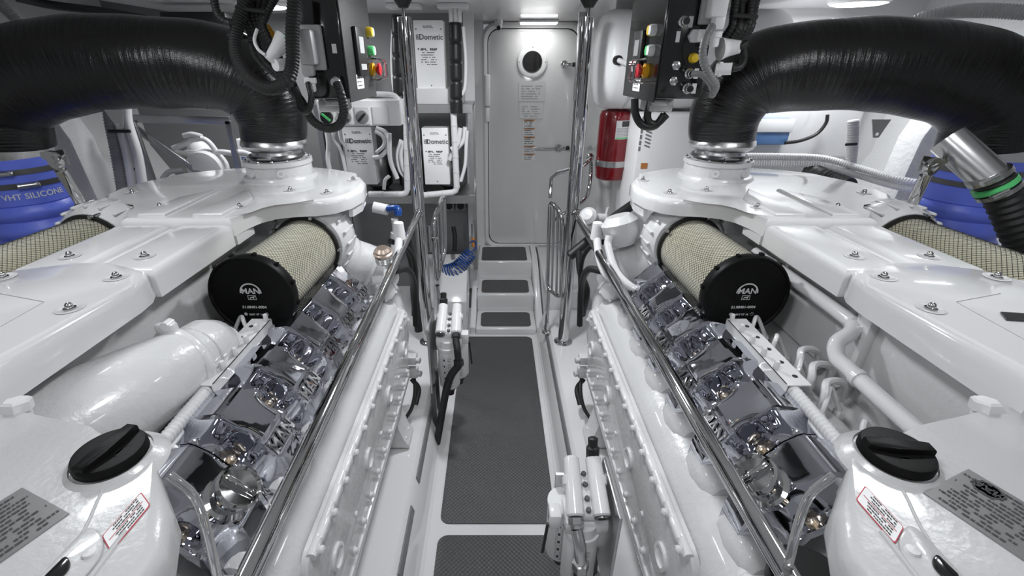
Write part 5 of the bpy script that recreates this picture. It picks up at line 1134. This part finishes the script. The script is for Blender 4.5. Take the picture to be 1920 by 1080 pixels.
# louvred vent cabinet right of the extinguisher
a = P(1190, 215, Y=2.5); b = P(1245, 330, Y=2.5)
t = thing('vent_cabinet', 'white louvred cabinet with warning labels behind the right exhaust neck', 'cabinet', ((a.x+b.x)/2, 2.5, b.z)); a.x += .035
mb = MB(); mb.bar(a.x, b.x+.25, 2.5, 2.95, b.z-.4, a.z, .01); cs = mb.build('case', 'plastic_white', t)
for k in range(8): 
    mb = MB(); mb.box((a.x+.05, 2.499, a.z-.03-.018*k), (.03, .004, .007), Matrix.Rotation(.35, 3, 'Y')); mb.build('louvre', 'grey_plastic', cs)
for k in range(6):
    mb = MB(); mb.box((a.x+.012, 2.499, a.z-.02-.03*k), (.010, .002, .022)); mb.build('slot', 'grey_plastic', cs)
mb = MB(); mb.box((a.x+.05, 2.499, a.z-.26), (.035, .002, .03)); mb.build('warning_label', 'orange_ink', cs)
# pocket panel with blue box on the right bulkhead
a = P(1395, 222, Y=2.98); b = P(1600, 292, Y=2.98)
mb = MB(); mb.bar(a.x-.2, b.x-.04, 2.94, 3.02, b.z-.02, a.z+.3, .03, 4); tag(mb.build('inner_liner', 'gloss_white'), 'smooth white liner panel seen under the arch of the right exhaust pipe', 'panel')
t = thing('junction_box', 'blue translucent box under the arch of the right exhaust pipe', 'box', P(1440, 268, Y=2.9))
a = P(1405, 222, Y=2.90); b = P(1472, 271, Y=2.90); mb = MB(); mb.bar(a.x, b.x, 2.88, 2.94, b.z, a.z, .008); mb.build('box_body', 'clear_blue', t)
mb = MB(); mb.bar(a.x-.005, b.x+.005, 2.87, 2.88, (a.z+b.z)/2, a.z, .003); mb.build('lid', 'label_white', t)
cable('black_cable', 'black cable curving from the blue box on the right', [P(1472, 268, Y=2.86), P(1500, 264, Y=2.86), P(1530, 252, Y=2.86), P(1548, 232, Y=2.86), P(1552, 215, Y=2.86)], .010, 'black', False)
for i, yy in enumerate((0, 14)):
    cable('white_conduit', '%s white corrugated conduit sweeping along the hull behind the right engine' % ('upper' if i == 0 else 'lower'), [P(1385, 292+yy, Y=2.55), P(1470, 293+yy, Y=2.5), P(1545, 297+yy, Y=2.45), P(1610, 315+yy, Y=2.3), P(1680, 335+yy, Y=2.1), P(1760, 350+yy, Y=1.95)], .0165, 'pipe_white', True, .012, cat='conduit')
cable('white_conduit', 'vertical white conduit strapped to the right hull frame', [P(1600, 225, Y=2.42), P(1598, 280, Y=2.40), P(1590, 345, Y=2.36)], .026, 'conduit', True, .012, cat='conduit')
tag(MB().tube([P(1586, 271, Y=2.36), P(1606, 270, Y=2.36)], .007, 8, smooth=False).build('cable_tie', 'black'), 'black strap on the vertical white conduit of the right hull', 'strap')
cable('corrugated_hose', 'black ribbed hose end with clamps behind the right engine cover', [P(1518, 322, Y=2.5), P(1535, 330, Y=2.42), P(1560, 340, Y=2.35), P(1590, 352, Y=2.25)], .05, 'black_rubber', True, .022, cat='hose')
# hoses and fittings seen between poles and engines
cable('black_hose', 'thick black hose slanting behind the right pole', [P(1068, 480, Y=2.3), P(1110, 445, Y=2.35), P(1150, 410, Y=2.4), P(1185, 385, Y=2.45)], .028, 'black_rubber', False, cat='hose')
cable('black_hose', 'black hose dropping beside the base of the right pole', [P(1085, 470, Y=2.25), P(1088, 510, Y=2.2), P(1100, 545, Y=2.15), P(1092, 590, Y=2.2)], .018, 'black_rubber', False, cat='hose')
cable('black_hose', 'black hose dropping behind the left pole', [P(760, 440, Y=2.3), P(775, 500, Y=2.3), P(778, 560, Y=2.3), P(785, 620, Y=2.3)], .024, 'black_rubber', False, cat='hose')
t = thing('sea_valve', 'white round valve fitting left of the right engine, beside the right pole', 'valve', P(1108, 420, Y=2.35))
mb = MB(); c = P(1105, 408, Y=2.35); mb.lathe([(.03, -.06), (.035, -.02), (.048, 0), (.048, .03), (.03, .05), (.001, .055)], c, (-.4, -.6, .5), 20); mb.cyl(c, c+V((.09, .02, -.01)), .025); mb.tube([c+V((.09, .02, -.02)), c+V((.10, .02, .05))], .008, 8, smooth=False); mb.build('body', 'casting', t)
t = thing('valve_cluster', 'white pipe with a blue handled valve beside the left pole', 'valve', P(740, 480, Y=2.25))
mb = MB(); mb.tube([P(740, 410, Y=2.25), P(742, 440, Y=2.25), P(735, 490, Y=2.22)], .018, 14); mb.cyl(P(700, 388, Y=2.3), P(728, 394, Y=2.3), .028); mb.cyl(P(742, 436, Y=2.25), P(741, 446, Y=2.25), .026); mb.build('pipe', 'pipe_white', t)
mb = MB(); mb.tube([P(728, 392, Y=2.28), P(745, 392, Y=2.26), P(746, 404, Y=2.25)], .020, 14); mb.build('blue_elbow', 'blue_air', t)
# coiled blue air hose
t = thing('coiled_hose', 'bright blue coiled air hose lying on the locker left of the steps', 'hose', P(850, 520, Y=3.0))
ctrl = [P(835, 512, Y=3.05), P(855, 505, Y=3.03), P(870, 490, Y=3.06), P(884, 472, Y=3.08)]
cl = catmull(ctrl, 40); T, N = frames(cl); pts = []; turns = 15; m = len(cl)
for k in range(turns*14+1):
    f = k/(turns*14); i = min(int(f*(m-1)), m-1); B = T[i].cross(N[i]); a = 2*PI*turns*f; rr = .058-.012*f
    pts.append(cl[i]+(N[i]*math.cos(a)+B*math.sin(a))*rr)
mb = MB(); mb.tube(pts, .0052, 7, smooth=False); mb.build('coil', 'blue_air', t)
mb = MB(); mb.tube([P(884, 472, Y=3.08), P(892, 465, Y=3.09), P(890, 452, Y=3.1), P(880, 455, Y=3.1)], .005, 8); mb.build('tail', 'blue_air', t)
t = thing('air_gun', 'chrome and red air outlet above the coiled blue hose', 'air outlet', P(887, 440, Y=3.12))
mb = MB(); mb.cyl(P(887, 445, Y=3.12), P(886, 420, Y=3.12), .012); mb.build('outlet', 'chrome', t); mb = MB(); mb.cyl(P(888, 462, Y=3.12), P(887, 445, Y=3.12), .014); mb.build('red_collar', 'orange_ink', t)
cable('air_coupling', 'dark hose coupling hanging left of the chrome air outlet', [P(850, 425, Y=3.15), P(853, 445, Y=3.12), P(852, 470, Y=3.1)], .016, 'black', False, cat='coupling')
# sockets on the dark bulkhead below the rack
for i, x in enumerate((842, 864)):
    c = P(x, 385, Y=3.28); mb = MB(); mb.box(c, (.075, .03, .075), None, .006); t = thing('wall_socket', '%s grey round socket on the dark bulkhead under the rack' % ('left' if i == 0 else 'right'), 'socket', c)
    mb.build('plate', 'grey_plastic', t); mb = MB(); mb.lathe([(.026, 0), (.026, .006), (.02, .006), (.02, .002), (.001, .002)], c-V((0, .015, 0)), (0, -1, 0), 20); mb.build('socket_face', 'black', t)
# lidded handset left of the door
t = thing('wall_handset', 'slim white handset mounted on the left door post', 'handset', P(913, 200, Y=YB-.05))
a = P(908, 142, Y=YB-.05); b = P(921, 248, Y=YB-.05); mb = MB(); mb.box(V((P(914, 170, Y=YB-.05).x, YB-.055, P(914, 170, Y=YB-.05).z)), (.045, .04, .23), None, .014, 3); mb.build('receiver', 'plastic_white', t)
mb = MB(); mb.box(P(914, 215, Y=YB-.05), (.035, .03, .11), None, .008); mb.build('cradle', 'plastic_white', t)
# perforated strip by the right pole
a = P(1090, 60, Y=3.0)
mb = MB(); mb.bar(a.x-.02, a.x+.02, 2.99, 3.02, P(1090, 190, Y=3).z, ZC-.02, .004); t = tag(mb.build('perforated_strip', 'steel'), 'narrow perforated metal strip behind the top of the right pole', 'strip')
